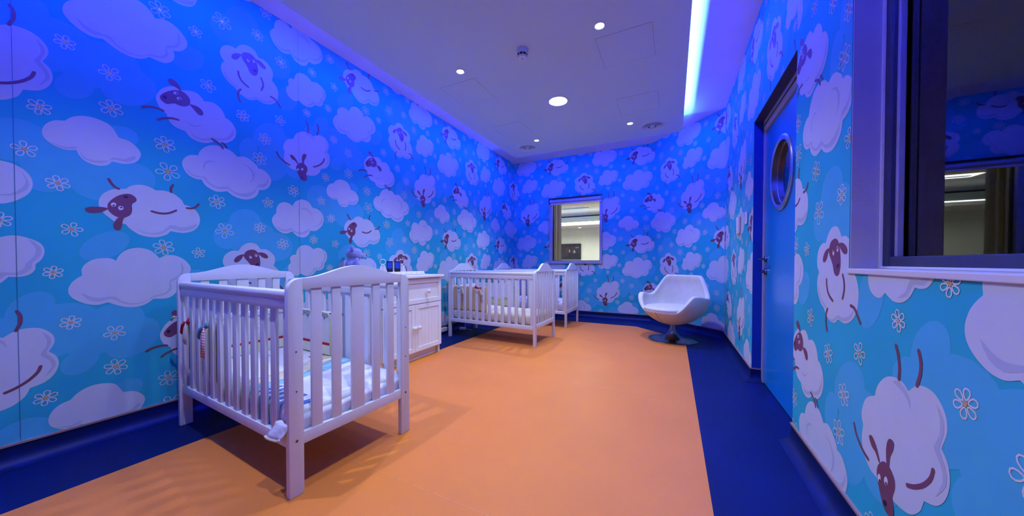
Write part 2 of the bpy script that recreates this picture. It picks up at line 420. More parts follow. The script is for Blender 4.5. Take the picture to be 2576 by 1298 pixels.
# ------------------------------------------------------------------ wallpaper print (flat motifs, cut to each wall)
TILE = json.loads(r'''{"body":[[[[944,2133],[915,2141],[883,2131],[850,2102],[828,2062],[821,2033],[827,2001],[844,1966],[869,1948]],[[869,1948],[875,1917],[895,1889],[923,1876],[956,1870]],[[956,1870],[977,1841],[1008,1827],[1039,1823],[1075,1833],[1106,1854]],[[1106,1854],[1137,1855],[1175,1866],[1212,1898],[1231,1936],[1232,1977],[1217,2012],[1195,2035],[1170,2045]],[[1170,2045],[1163,2070],[1146,2098],[1115,2120],[1085,2121],[1054,2111]],[[1054,2111],[1036,2135],[1011,2150],[983,2149],[962,2143],[944,2133]]],[[[1169,2449],[1151,2474],[1145,2505],[1154,2541],[1175,2566],[1204,2581],[1239,2580]],[[1239,2580],[1260,2615],[1291,2639],[1326,2645],[1358,2634],[1385,2597]],[[1385,2597],[1420,2598],[1455,2578],[1479,2547],[1486,2512],[1475,2467]],[[1475,2467],[1502,2441],[1518,2409],[1523,2372],[1514,2323],[1492,2291],[1456,2266],[1413,2256],[1367,2264]],[[1367,2264],[1334,2245],[1298,2243],[1268,2254],[1245,2271],[1228,2292]],[[1228,2292],[1197,2308],[1173,2333],[1155,2363],[1149,2399],[1156,2429],[1169,2449]]],[[[1568,1923],[1557,1954],[1562,1986],[1581,2021],[1605,2039],[1637,2053]],[[1637,2053],[1650,2088],[1675,2118],[1706,2139],[1743,2148],[1780,2145],[1805,2129]],[[1805,2129],[1836,2154],[1870,2164],[1910,2157],[1943,2123],[1951,2080],[1933,2031]],[[1933,2031],[1954,2006],[1963,1963],[1950,1913],[1920,1877],[1876,1860]],[[1876,1860],[1861,1822],[1827,1789],[1788,1776],[1747,1773]],[[1747,1773],[1703,1783],[1667,1790],[1622,1794],[1588,1816],[1567,1846],[1561,1880],[1568,1923]]],[[[2207,1434],[2230,1459],[2265,1472],[2300,1468],[2331,1451]],[[2331,1451],[2362,1456],[2399,1451],[2432,1429],[2451,1407],[2460,1383]],[[2460,1383],[2494,1372],[2521,1350],[2538,1311],[2538,1270],[2522,1233],[2493,1207],[2449,1195],[2395,1202]],[[2395,1202],[2374,1177],[2337,1160],[2302,1157],[2262,1167],[2232,1190],[2213,1211],[2205,1226]],[[2205,1226],[2170,1231],[2145,1255],[2122,1282],[2108,1314],[2106,1346],[2118,1384],[2143,1412],[2171,1428],[2207,1434]]],[[[1034,1569],[1006,1567],[969,1583],[947,1614],[937,1651],[944,1682],[961,1707],[986,1723],[1017,1729]],[[1017,1729],[1029,1764],[1056,1800],[1093,1823],[1131,1831],[1169,1825],[1205,1814],[1240,1784]],[[1240,1784],[1277,1797],[1312,1791],[1344,1772],[1364,1754],[1374,1733]],[[1374,1733],[1405,1731],[1435,1712],[1457,1681],[1463,1648],[1447,1605],[1417,1577],[1379,1567]],[[1379,1567],[1366,1526],[1333,1494],[1289,1477],[1246,1479],[1205,1494],[1175,1518]],[[1175,1518],[1145,1507],[1110,1504],[1076,1517],[1050,1539],[1034,1569]]],[[[1500,1407],[1500,1437],[1515,1474],[1543,1497],[1576,1502],[1605,1494],[1624,1479]],[[1624,1479],[1644,1516],[1675,1540],[1711,1550],[1748,1544],[1774,1521],[1793,1492]],[[1793,1492],[1841,1485],[1880,1454],[1897,1405],[1888,1353],[1856,1311],[1816,1285],[1770,1283]],[[1770,1283],[1761,1253],[1734,1226],[1697,1218],[1657,1229],[1632,1253],[1619,1265]],[[1619,1265],[1588,1247],[1554,1242],[1517,1259],[1485,1291],[1468,1329],[1470,1363],[1500,1407]]],[[[1997,1754],[2022,1784],[2061,1805],[2106,1806],[2153,1787],[2183,1729]],[[2183,1729],[2228,1719],[2263,1682],[2269,1645],[2248,1604],[2206,1582],[2158,1583]],[[2158,1583],[2137,1556],[2104,1545],[2065,1556],[2043,1582],[2033,1610]],[[2033,1610],[1996,1601],[1959,1615],[1932,1644],[1928,1683],[1942,1720],[1966,1743],[1997,1754]]],[[[1650,1066],[1656,1100],[1676,1133],[1708,1149],[1745,1151],[1777,1137],[1799,1119]],[[1799,1119],[1838,1133],[1878,1124],[1916,1097],[1927,1057],[1918,1017],[1900,991]],[[1900,991],[1897,960],[1876,935],[1847,928],[1825,930]],[[1825,930],[1802,900],[1769,882],[1731,881],[1705,892],[1685,904]],[[1685,904],[1659,886],[1629,887],[1599,906],[1585,938],[1588,974],[1607,997]],[[1607,997],[1600,1026],[1608,1052],[1625,1064],[1650,1066]]],[[[2044,2424],[2042,2455],[2056,2488],[2086,2512],[2119,2519],[2148,2517],[2165,2504]],[[2165,2504],[2175,2532],[2197,2562],[2228,2579],[2263,2583],[2300,2571],[2326,2546],[2341,2522]],[[2341,2522],[2374,2540],[2413,2540],[2452,2518],[2481,2481],[2489,2446],[2474,2408],[2451,2383],[2420,2369]],[[2420,2369],[2426,2338],[2417,2303],[2394,2276],[2367,2265],[2313,2268]],[[2313,2268],[2286,2243],[2255,2229],[2215,2228],[2175,2241],[2131,2267]],[[2131,2267],[2098,2256],[2061,2263],[2024,2288],[2002,2317],[1997,2349],[2007,2382],[2023,2405],[2044,2424]]]],"shade":[[[980,1873],[1005,1855],[1040,1853],[1076,1866],[1099,1882],[1126,1883],[1169,1899],[1198,1933],[1213,1970],[1219,1999],[1220,1973],[1216,1935],[1198,1904],[1168,1881],[1130,1868],[1102,1868],[1075,1849],[1039,1838],[1005,1843]],[[960,1932],[984,1917],[1009,1918],[1034,1934],[1049,1950],[1028,1936],[1005,1925],[984,1927]],[[1166,2391],[1177,2361],[1198,2332],[1223,2318],[1245,2305],[1251,2291],[1238,2296],[1216,2308],[1189,2326],[1173,2346],[1164,2368]],[[1260,2264],[1291,2253],[1330,2262],[1365,2282],[1396,2275],[1439,2285],[1474,2303],[1501,2332],[1474,2286],[1430,2266],[1392,2261],[1363,2267],[1330,2250],[1291,2244]],[[1732,2132],[1780,2118],[1805,2099],[1815,2078],[1811,2109],[1786,2133],[1759,2142]],[[1913,2136],[1927,2101],[1926,2060],[1908,2021],[1932,1988],[1941,1951],[1917,1899],[1953,1949],[1947,1993],[1926,2026],[1939,2065],[1939,2105]],[[2254,1198],[2289,1183],[2324,1185],[2360,1202],[2395,1241],[2445,1232],[2488,1243],[2523,1263],[2517,1237],[2478,1212],[2435,1206],[2395,1218],[2369,1189],[2333,1174],[2297,1174],[2271,1184]],[[956,1632],[975,1605],[1003,1591],[1035,1589],[1054,1595],[1070,1565],[1097,1545],[1131,1539],[1177,1553],[1202,1531],[1239,1518],[1281,1522],[1325,1540],[1358,1572],[1369,1605],[1404,1616],[1430,1640],[1444,1680],[1445,1644],[1426,1608],[1396,1590],[1368,1584],[1349,1537],[1317,1505],[1277,1494],[1239,1500],[1206,1514],[1179,1535],[1145,1524],[1110,1526],[1077,1543],[1057,1562],[1044,1582],[1015,1579],[984,1586],[963,1610]],[[1054,1629],[1043,1659],[1049,1688],[1068,1709],[1095,1716],[1119,1706],[1099,1708],[1075,1700],[1057,1680],[1052,1657]],[[1264,1734],[1299,1736],[1331,1717],[1351,1684],[1348,1651],[1334,1624],[1314,1608],[1330,1637],[1334,1671],[1323,1705],[1299,1727]],[[1490,1301],[1531,1278],[1573,1276],[1612,1296],[1632,1274],[1672,1262],[1713,1268],[1751,1290],[1764,1307],[1761,1285],[1740,1262],[1703,1244],[1662,1245],[1632,1263],[1617,1275],[1583,1259],[1545,1259],[1513,1276]],[[1863,1457],[1877,1414],[1868,1374],[1834,1336],[1778,1322],[1834,1326],[1880,1364],[1885,1409]],[[1684,1464],[1726,1481],[1763,1465],[1790,1425],[1790,1406],[1774,1439],[1742,1462],[1710,1466]],[[2040,1617],[2059,1579],[2097,1571],[2144,1584],[2161,1608],[2206,1610],[2242,1641],[2249,1623],[2213,1595],[2161,1595],[2131,1570],[2091,1559],[2055,1573]],[[1950,1627],[1996,1615],[2033,1629],[2033,1619],[1996,1605]],[[1878,1119],[1901,1074],[1895,1028],[1871,994],[1868,972],[1842,949],[1805,953],[1786,917],[1748,894],[1791,903],[1819,938],[1859,938],[1888,969],[1891,1000],[1915,1034],[1916,1080]],[[2038,2329],[2066,2308],[2098,2294],[2136,2297],[2161,2295],[2180,2271],[2215,2252],[2255,2250],[2292,2267],[2318,2290],[2362,2300],[2384,2333],[2387,2381],[2423,2403],[2443,2439],[2441,2494],[2455,2462],[2449,2422],[2429,2390],[2391,2368],[2398,2333],[2384,2303],[2351,2285],[2313,2276],[2276,2251],[2235,2241],[2195,2250],[2160,2277],[2136,2284],[2098,2272],[2061,2289]]],"brown":[[[842,2054],[858,2078],[883,2102],[909,2119],[932,2126],[950,2124],[966,2113],[978,2096],[982,2074],[978,2055],[964,2039],[943,2029],[922,2029],[905,2031],[888,2022],[871,2013],[854,2017],[842,2029],[839,2043]],[[935,2121],[926,2132],[909,2140],[889,2148],[877,2160],[877,2173],[887,2183],[904,2181],[921,2168],[932,2151],[938,2130]],[[978,2057],[991,2041],[1007,2023],[1022,2008],[1038,2007],[1048,2019],[1046,2035],[1035,2051],[1016,2060],[995,2061]],[[1273,2554],[1286,2578],[1306,2590],[1330,2594],[1350,2587],[1364,2571],[1374,2539],[1380,2504],[1378,2471],[1365,2446],[1344,2439],[1324,2452],[1311,2482],[1297,2502],[1282,2521],[1273,2538]],[[1273,2554],[1256,2554],[1233,2543],[1216,2524],[1211,2505],[1220,2495],[1236,2498],[1253,2514],[1265,2536]],[[1362,2570],[1387,2574],[1412,2567],[1431,2551],[1435,2536],[1424,2527],[1405,2530],[1386,2543],[1372,2557]],[[1675,1850],[1693,1865],[1714,1867],[1735,1858],[1751,1838],[1752,1812],[1742,1782],[1747,1756],[1749,1735],[1736,1719],[1718,1713],[1697,1723],[1679,1751],[1664,1782],[1657,1809],[1662,1833]],[[1675,1849],[1663,1876],[1646,1899],[1626,1913],[1611,1909],[1610,1897],[1626,1878],[1648,1869],[1665,1850]],[[1711,1863],[1706,1890],[1707,1922],[1717,1947],[1733,1954],[1745,1947],[1741,1924],[1727,1896],[1723,1863]],[[2200,1404],[2221,1408],[2238,1400],[2249,1384],[2247,1367],[2231,1347],[2231,1313],[2225,1287],[2208,1269],[2187,1261],[2162,1271],[2144,1291],[2137,1313],[2139,1338],[2155,1366],[2175,1388]],[[2138,1311],[2114,1314],[2082,1311],[2061,1302],[2058,1290],[2068,1278],[2090,1277],[2114,1285],[2132,1299]],[[2178,1263],[2164,1241],[2157,1219],[2159,1197],[2172,1187],[2184,1195],[2190,1217],[2193,1243],[2198,1266]]],"dark":[[[869,2047],[864,2041],[856,2041],[852,2048],[852,2056],[858,2062],[865,2062],[870,2056]],[[920,2103],[919,2098],[916,2095],[913,2095],[911,2098],[913,2103],[916,2106],[919,2106]],[[935,2074],[934,2069],[930,2066],[927,2067],[926,2070],[927,2075],[931,2078],[934,2078]],[[1322,2545],[1320,2541],[1317,2538],[1314,2538],[1313,2540],[1314,2545],[1317,2548],[1320,2548]],[[1356,2557],[1355,2552],[1352,2549],[1349,2549],[1347,2552],[1349,2556],[1352,2559],[1355,2560]],[[1371,2483],[1366,2476],[1357,2471],[1349,2472],[1347,2478],[1352,2486],[1361,2490],[1369,2489]],[[1679,1794],[1678,1790],[1675,1788],[1671,1788],[1670,1791],[1672,1795],[1675,1797],[1678,1797]],[[1714,1805],[1713,1801],[1709,1799],[1706,1800],[1705,1803],[1706,1807],[1709,1809],[1713,1808]],[[1715,1742],[1712,1735],[1705,1731],[1698,1731],[1695,1737],[1698,1744],[1705,1749],[1712,1748]],[[2164,1331],[2163,1328],[2159,1326],[2156,1327],[2154,1330],[2156,1333],[2159,1335],[2163,1334]],[[2193,1323],[2191,1320],[2188,1318],[2184,1319],[2183,1322],[2184,1325],[2188,1327],[2192,1326]],[[2217,1389],[2214,1383],[2206,1380],[2199,1381],[2196,1386],[2199,1392],[2207,1395],[2214,1394]]],"eye":[[[923,2102],[920,2095],[913,2091],[906,2091],[901,2094],[900,2099],[903,2105],[910,2110],[917,2110],[922,2107]],[[939,2074],[936,2068],[929,2064],[922,2063],[916,2066],[915,2072],[919,2078],[925,2082],[933,2083],[938,2080]],[[1322,2543],[1324,2536],[1322,2528],[1318,2524],[1313,2524],[1309,2529],[1307,2537],[1308,2544],[1312,2548],[1317,2548]],[[1359,2557],[1361,2550],[1360,2542],[1356,2538],[1350,2538],[1346,2543],[1344,2550],[1345,2558],[1350,2562],[1355,2562]],[[1680,1801],[1679,1793],[1674,1787],[1668,1785],[1664,1789],[1662,1797],[1664,1805],[1669,1811],[1674,1813],[1679,1809]],[[1718,1814],[1716,1805],[1711,1799],[1705,1797],[1700,1801],[1698,1809],[1700,1817],[1705,1824],[1711,1825],[1716,1821]],[[2169,1336],[2167,1328],[2162,1324],[2156,1323],[2151,1327],[2149,1334],[2151,1341],[2156,1346],[2162,1347],[2168,1343]],[[2197,1320],[2195,1312],[2189,1307],[2183,1306],[2178,1310],[2176,1318],[2178,1326],[2183,1331],[2190,1331],[2195,1327]]],"leg":[[[762,1947],[782,1958],[802,1964],[824,1967],[845,1965],[853,1961]],[[828,1897],[845,1911],[870,1923],[895,1931],[923,1932]],[[1092,1865],[1116,1857],[1136,1842],[1154,1819]],[[1151,1858],[1165,1849],[1177,1831]],[[1252,2421],[1254,2397],[1267,2367],[1288,2348],[1315,2334]],[[1400,2446],[1411,2421],[1414,2389],[1402,2352]],[[1266,2294],[1253,2274],[1249,2246],[1254,2218],[1262,2199]],[[1467,2332],[1496,2325],[1519,2300],[1539,2277]],[[1507,1902],[1523,1871],[1551,1847],[1579,1832],[1605,1823]],[[1908,1962],[1899,1934],[1873,1901],[1839,1875],[1808,1860]],[[1745,2245],[1757,2218],[1764,2182],[1762,2149]],[[1845,2254],[1854,2227],[1853,2193],[1841,2157]],[[2143,1478],[2153,1455],[2167,1437],[2180,1430]],[[2409,1501],[2399,1476],[2400,1453]],[[2312,1318],[2339,1311],[2366,1311],[2393,1319],[2422,1339]],[[2474,1362],[2499,1364],[2521,1378],[2534,1398]]],"ghost":[[[1950,1622],[1947,1597],[1939,1572],[1926,1550],[1909,1530],[1889,1514],[1866,1502],[1844,1496],[1821,1496],[1800,1500],[1781,1510],[1766,1524],[1755,1541],[1748,1562],[1745,1584],[1748,1608],[1755,1631],[1767,1653],[1783,1672],[1802,1689],[1823,1701],[1846,1708],[1868,1711],[1890,1707],[1910,1699],[1927,1685],[1940,1667],[1947,1645]],[[2026,1468],[2023,1447],[2017,1426],[2006,1407],[1992,1390],[1976,1378],[1957,1369],[1939,1364],[1920,1365],[1903,1369],[1887,1379],[1874,1391],[1865,1407],[1859,1426],[1857,1445],[1860,1465],[1866,1485],[1875,1504],[1888,1520],[1904,1533],[1922,1543],[1940,1548],[1959,1549],[1977,1545],[1993,1536],[2007,1524],[2017,1508],[2024,1489]],[[2258,1462],[2255,1439],[2245,1416],[2229,1396],[2208,1378],[2183,1364],[2157,1354],[2129,1348],[2101,1348],[2076,1353],[2053,1362],[2035,1375],[2021,1391],[2012,1410],[2010,1431],[2013,1452],[2022,1473],[2036,1493],[2055,1510],[2077,1525],[2103,1536],[2130,1543],[2158,1544],[2185,1541],[2209,1533],[2230,1520],[2245,1503],[2255,1484]],[[2332,1509],[2328,1485],[2319,1460],[2304,1438],[2285,1419],[2262,1404],[2237,1393],[2211,1388],[2186,1387],[2162,1393],[2141,1403],[2123,1417],[2110,1435],[2102,1456],[2100,1478],[2103,1501],[2111,1524],[2124,1545],[2142,1564],[2163,1580],[2187,1592],[2213,1599],[2239,1600],[2264,1596],[2287,1587],[2306,1573],[2320,1555],[2329,1533]],[[2263,1751],[2261,1736],[2255,1722],[2245,1708],[2233,1695],[2219,1685],[2203,1677],[2186,1673],[2169,1671],[2154,1673],[2140,1678],[2129,1685],[2120,1695],[2115,1707],[2113,1721],[2115,1735],[2121,1749],[2129,1762],[2141,1775],[2155,1785],[2170,1793],[2187,1798],[2204,1800],[2220,1799],[2234,1795],[2246,1787],[2255,1777],[2261,1765]],[[2234,1590],[2229,1557],[2213,1524],[2188,1494],[2155,1467],[2116,1446],[2075,1430],[2032,1422],[1990,1420],[1951,1425],[1917,1436],[1889,1453],[1869,1475],[1856,1500],[1852,1528],[1857,1558],[1870,1587],[1891,1616],[1919,1641],[1953,1664],[1992,1681],[2034,1693],[2077,1698],[2118,1696],[2157,1687],[2189,1671],[2214,1648],[2229,1621]],[[1574,2052],[1571,2025],[1561,1998],[1546,1972],[1526,1948],[1503,1928],[1478,1911],[1452,1901],[1426,1895],[1402,1896],[1381,1902],[1364,1913],[1351,1929],[1343,1948],[1341,1970],[1344,1995],[1352,2020],[1365,2044],[1383,2068],[1404,2088],[1428,2105],[1454,2118],[1480,2125],[1505,2127],[1528,2122],[1547,2112],[1562,2096],[1571,2076]],[[1371,1881],[1369,1861],[1364,1840],[1357,1821],[1347,1804],[1335,1790],[1322,1780],[1309,1774],[1296,1772],[1283,1775],[1272,1782],[1263,1794],[1257,1808],[1253,1825],[1251,1844],[1253,1864],[1258,1883],[1265,1902],[1274,1919],[1285,1933],[1297,1944],[1311,1951],[1324,1953],[1337,1951],[1348,1944],[1358,1933],[1365,1918],[1369,1901]],[[1598,1819],[1595,1789],[1585,1759],[1570,1730],[1550,1705],[1527,1684],[1502,1669],[1476,1660],[1450,1657],[1426,1661],[1405,1671],[1388,1686],[1375,1706],[1368,1730],[1365,1756],[1368,1784],[1376,1812],[1390,1839],[1407,1863],[1429,1885],[1453,1901],[1478,1912],[1504,1917],[1530,1916],[1552,1907],[1572,1893],[1586,1872],[1595,1847]],[[1805,1875],[1802,1846],[1792,1818],[1776,1790],[1755,1766],[1731,1746],[1704,1731],[1677,1721],[1650,1718],[1624,1721],[1602,1729],[1584,1743],[1571,1762],[1562,1784],[1560,1809],[1563,1835],[1572,1861],[1585,1887],[1604,1911],[1626,1931],[1652,1948],[1679,1959],[1706,1965],[1733,1964],[1757,1957],[1777,1943],[1793,1924],[1802,1901]],[[1704,1943],[1699,1906],[1686,1869],[1664,1833],[1636,1801],[1603,1774],[1568,1753],[1531,1741],[1495,1735],[1462,1738],[1434,1748],[1410,1765],[1392,1787],[1382,1815],[1379,1846],[1383,1879],[1394,1912],[1412,1946],[1436,1977],[1465,2004],[1498,2026],[1534,2043],[1571,2052],[1606,2053],[1639,2045],[1666,2030],[1687,2007],[1700,1977]],[[1956,2287],[1954,2268],[1948,2249],[1939,2230],[1927,2212],[1913,2197],[1898,2186],[1881,2178],[1865,2174],[1850,2175],[1837,2180],[1826,2189],[1818,2201],[1813,2216],[1811,2233],[1813,2251],[1819,2270],[1827,2288],[1838,2305],[1852,2320],[1867,2332],[1883,2341],[1899,2345],[1914,2346],[1928,2341],[1940,2333],[1949,2321],[1954,2305]],[[2096,1971],[2094,1955],[2089,1939],[2081,1924],[2070,1910],[2058,1899],[2044,1890],[2030,1885],[2015,1883],[2002,1885],[1990,1889],[1980,1897],[1973,1908],[1968,1921],[1967,1935],[1968,1950],[1973,1966],[1981,1980],[1991,1994],[2003,2005],[2016,2014],[2031,2020],[2045,2023],[2059,2022],[2071,2017],[2082,2009],[2089,1999],[2094,1985]],[[2103,2182],[2097,2145],[2081,2107],[2055,2070],[2022,2036],[1983,2007],[1940,1983],[1897,1967],[1855,1958],[1815,1957],[1781,1964],[1753,1978],[1732,1998],[1720,2023],[1716,2053],[1720,2085],[1734,2119],[1755,2153],[1783,2186],[1818,2216],[1857,2241],[1900,2260],[1943,2273],[1985,2278],[2024,2274],[2057,2262],[2082,2242],[2098,2215]],[[2340,2076],[2337,2049],[2328,2023],[2314,1997],[2295,1974],[2273,1955],[2248,1940],[2223,1931],[2198,1928],[2175,1930],[2154,1938],[2137,1950],[2125,1968],[2117,1988],[2115,2012],[2117,2037],[2126,2062],[2138,2086],[2156,2109],[2177,2128],[2200,2144],[2225,2154],[2250,2160],[2274,2159],[2296,2152],[2315,2140],[2329,2122],[2337,2101]],[[2275,2164],[2270,2132],[2258,2099],[2238,2067],[2212,2038],[2182,2014],[2149,1994],[2114,1982],[2081,1976],[2049,1977],[2022,1984],[1999,1998],[1983,2017],[1972,2041],[1969,2068],[1973,2098],[1984,2128],[2001,2158],[2024,2186],[2052,2211],[2083,2231],[2117,2246],[2151,2255],[2184,2257],[2214,2251],[2240,2238],[2259,2218],[2271,2193]],[[1836,2203],[1835,2194],[1830,2185],[1824,2175],[1815,2166],[1804,2157],[1793,2150],[1780,2145],[1768,2142],[1757,2141],[1747,2141],[1739,2144],[1732,2149],[1729,2156],[1727,2164],[1729,2172],[1733,2182],[1739,2191],[1748,2200],[1758,2209],[1769,2216],[1781,2221],[1793,2225],[1805,2226],[1815,2226],[1824,2223],[1831,2218],[1835,2212]],[[1246,1198],[1244,1176],[1238,1155],[1228,1136],[1215,1120],[1200,1108],[1183,1100],[1166,1097],[1149,1099],[1134,1105],[1120,1116],[1108,1130],[1100,1147],[1095,1167],[1093,1187],[1095,1208],[1101,1228],[1110,1247],[1121,1263],[1135,1275],[1151,1284],[1168,1288],[1185,1288],[1202,1282],[1217,1272],[1229,1258],[1238,1240],[1244,1220]],[[1390,1310],[1387,1285],[1378,1261],[1365,1239],[1347,1220],[1326,1206],[1303,1196],[1279,1192],[1256,1193],[1235,1199],[1216,1210],[1200,1225],[1188,1243],[1181,1265],[1179,1287],[1182,1310],[1189,1333],[1201,1354],[1217,1372],[1237,1388],[1258,1399],[1282,1405],[1305,1405],[1328,1401],[1349,1391],[1366,1376],[1379,1357],[1387,1334]],[[1624,1130],[1620,1103],[1610,1077],[1593,1053],[1572,1034],[1547,1019],[1520,1010],[1492,1007],[1465,1010],[1439,1019],[1417,1032],[1398,1050],[1384,1071],[1376,1095],[1374,1120],[1377,1145],[1385,1169],[1400,1192],[1418,1211],[1441,1227],[1467,1237],[1494,1242],[1522,1242],[1549,1235],[1574,1223],[1595,1205],[1611,1183],[1620,1158]],[[1494,1200],[1489,1167],[1475,1136],[1454,1108],[1426,1085],[1393,1067],[1358,1056],[1322,1052],[1286,1054],[1254,1064],[1225,1079],[1202,1099],[1185,1123],[1174,1149],[1171,1178],[1175,1207],[1186,1235],[1203,1261],[1227,1285],[1256,1304],[1289,1317],[1324,1325],[1361,1326],[1396,1319],[1428,1306],[1456,1286],[1477,1261],[1490,1232]],[[1681,2414],[1679,2389],[1672,2363],[1661,2338],[1647,2315],[1631,2295],[1612,2280],[1593,2269],[1575,2264],[1557,2265],[1542,2270],[1529,2281],[1520,2296],[1514,2315],[1512,2337],[1515,2361],[1521,2385],[1530,2409],[1543,2432],[1559,2451],[1577,2468],[1595,2479],[1614,2486],[1632,2487],[1649,2482],[1662,2472],[1673,2456],[1679,2437]],[[2219,2631],[2216,2612],[2209,2592],[2197,2572],[2182,2553],[2164,2536],[2144,2521],[2124,2511],[2104,2504],[2084,2502],[2068,2504],[2054,2510],[2043,2520],[2037,2533],[2035,2549],[2037,2567],[2044,2586],[2054,2605],[2069,2623],[2086,2641],[2105,2655],[2125,2667],[2146,2674],[2165,2678],[2183,2676],[2198,2671],[2210,2661],[2217,2647]],[[2575,2390],[2573,2371],[2566,2351],[2556,2332],[2543,2315],[2527,2300],[2509,2288],[2491,2280],[2473,2276],[2456,2276],[2441,2281],[2428,2290],[2419,2302],[2413,2316],[2411,2334],[2414,2352],[2420,2371],[2429,2389],[2442,2407],[2457,2422],[2474,2434],[2492,2443],[2510,2447],[2528,2447],[2544,2443],[2557,2435],[2567,2423],[2573,2408]]],"flower":[[1075,2228,42],[858,1752,47],[1278,2102,41],[870,1582,55],[1117,1430,46],[1384,1812,48],[1439,1477,39],[1634,1610,44],[1422,1977,43],[1534,2169,39],[1753,2321,32],[2003,2171,35],[2155,2087,41],[2157,1887,44],[1921,1793,37],[1876,1566,38],[1972,1417,38],[1803,1205,36],[2012,1178,36],[1546,1152,43],[1380,1271,39],[1159,1230,53],[845,1095,47],[1951,948,32],[2531,2560,34]],"line":[]}''')
PU, PV = 1.517, 1.495
def mm(L): return [(a / 1000, b / 1000) for a, b in L]
TRIS = []      # (material index, offset, [uv, uv, uv])
_n = [0]
WM = ['ghost', 'cloud', 'shade', 'brown', 'ink', 'eye', 'petal', 'core', 'seam']
def fill(poly, mi, layer):
    _n[0] += 1
    off = layer * 3e-4 + (_n[0] % 40) * 4e-6
    for t in tessellate_polygon([[Vector((a, b, 0)) for a, b in poly]]):
        TRIS.append((mi, off, [poly[i] for i in t]))
def stroke(pts, w, mi, layer, closed=False):
    _n[0] += 1
    off = layer * 3e-4 + (_n[0] % 40) * 4e-6
    k = len(pts); L = []
    for i in range(k):
        a = pts[(i - 1) % k] if (closed or i) else pts[0]
        b = pts[(i + 1) % k] if (closed or i < k - 1) else pts[-1]
        dx, dy = b[0] - a[0], b[1] - a[1]
        l = math.hypot(dx, dy) or 1
        L.append(((pts[i][0] - dy / l * w / 2, pts[i][1] + dx / l * w / 2), (pts[i][0] + dy / l * w / 2, pts[i][1] - dx / l * w / 2)))
    for i in range(k if closed else k - 1):
        p, q = L[i], L[(i + 1) % k]
        TRIS.append((mi, off, [p[0], p[1], q[1]])); TRIS.append((mi, off, [p[0], q[1], q[0]]))
    if not closed:
        for c in (pts[0], pts[-1]):
            e = [(c[0] + w / 2 * math.cos(t * PI / 3), c[1] + w / 2 * math.sin(t * PI / 3)) for t in range(6)]
            for i in range(1, 5): TRIS.append((mi, off + 1e-6, [e[0], e[i], e[i + 1]]))
for g in TILE['ghost']: fill(mm(g), 0, 1)
for b in TILE['body']:
    out = []
    for lobe in b: out += spline(mm(lobe), 4, False)[:-1]
    fill(out, 1, 2)
for s in TILE['shade']: fill(spline(mm(s), 2), 2, 3)
for l in TILE['leg']: stroke(spline(mm(l), 4, False), .0125, 3, 4)
for b in TILE['brown']: fill(spline(mm(b), 4), 3, 4)
for e in TILE['eye']: fill(mm(e), 5, 5)
for d in TILE['dark']: fill(mm(d), 4, 6)
for k, (u, v, r) in enumerate(TILE['flower']):
    u, v, r = u / 1000, v / 1000, r / 1000 * 1.08
    n = 6 if k % 3 else 5
    ph = k * .7
    for j in range(n):
        a = ph + 2 * PI * j / n
        L = []
        for t in range(10):
            th = 2 * PI * t / 10
            rr, ww = r * (.60 + .36 * math.cos(th)), r * .215 * math.sin(th) * (1.1 + .35 * math.cos(th))
            L.append((u + rr * math.cos(a) - ww * math.sin(a), v + rr * math.sin(a) + ww * math.cos(a)))
        stroke(L, .0042, 6, 3, True)
    fill([(u + r * .19 * math.cos(t * PI / 4), v + r * .19 * math.sin(t * PI / 4)) for t in range(8)], 7, 4)
TB = [(min(p[0] for p in t[2]), max(p[0] for p in t[2]), min(p[1] for p in t[2]), max(p[1] for p in t[2])) for t in TRIS]
UMIN, UMAX = min(b[0] for b in TB), max(b[1] for b in TB)
VMIN, VMAX = min(b[2] for b in TB), max(b[3] for b in TB)
def clip(poly, ax, lim, sgn):
    out = []
    for i in range(len(poly)):
        p, q = poly[i], poly[(i + 1) % len(poly)]
        a, b = (p[ax] - lim) * sgn, (q[ax] - lim) * sgn
        if a >= 0: out.append(p)
        if (a > 0 > b) or (a < 0 < b):
            t = a / (a - b)
            out.append((p[0] + (q[0] - p[0]) * t, p[1] + (q[1] - p[1]) * t))
    return out
def print_wall(parent, rects, fn, seams=()):
    """rects: (a0, a1, z0, z1, phase); fn(a, z, off) -> point"""
    P = MB()
    for a0, a1, z0, z1, ph in rects:
        u0, u1 = a0 + ph, a1 + ph
        for i in range(math.floor((u0 - UMAX) / PU), math.ceil((u1 - UMIN) / PU) + 1):
            for j in range(math.floor((z0 - VMAX) / PV), math.ceil((z1 - VMIN) / PV) + 1):
                du, dv = i * PU, j * PV
                for (mi, off, tri), (b0, b1, b2, b3) in zip(TRIS, TB):
                    if b1 + du <= u0 or b0 + du >= u1 or b3 + dv <= z0 or b2 + dv >= z1: continue
                    poly = [(p[0] + du, p[1] + dv) for p in tri]
                    if b0 + du < u0: poly = clip(poly, 0, u0, 1)
                    if poly and b1 + du > u1: poly = clip(poly, 0, u1, -1)
                    if poly and b2 + dv < z0: poly = clip(poly, 1, z0, 1)
                    if poly and b3 + dv > z1: poly = clip(poly, 1, z1, -1)
                    if len(poly) >= 3:
                        P.add([fn(p[0] - ph, p[1], off) for p in poly], [tuple(range(len(poly)))], mi)
        for s in seams:
            if a0 < s < a1:
                P.add([fn(s - .0009, z0, 3.2e-3), fn(s + .0009, z0, 3.2e-3), fn(s + .0009, z1, 3.2e-3), fn(s - .0009, z1, 3.2e-3)], [(0, 1, 2, 3)], 8)
    o = obj('wallpaper_print', P, WM, parent, recalc=False)
    o['label'] = 'printed sheep, clouds and daisies'
    return o
Z0 = .10
T = .12
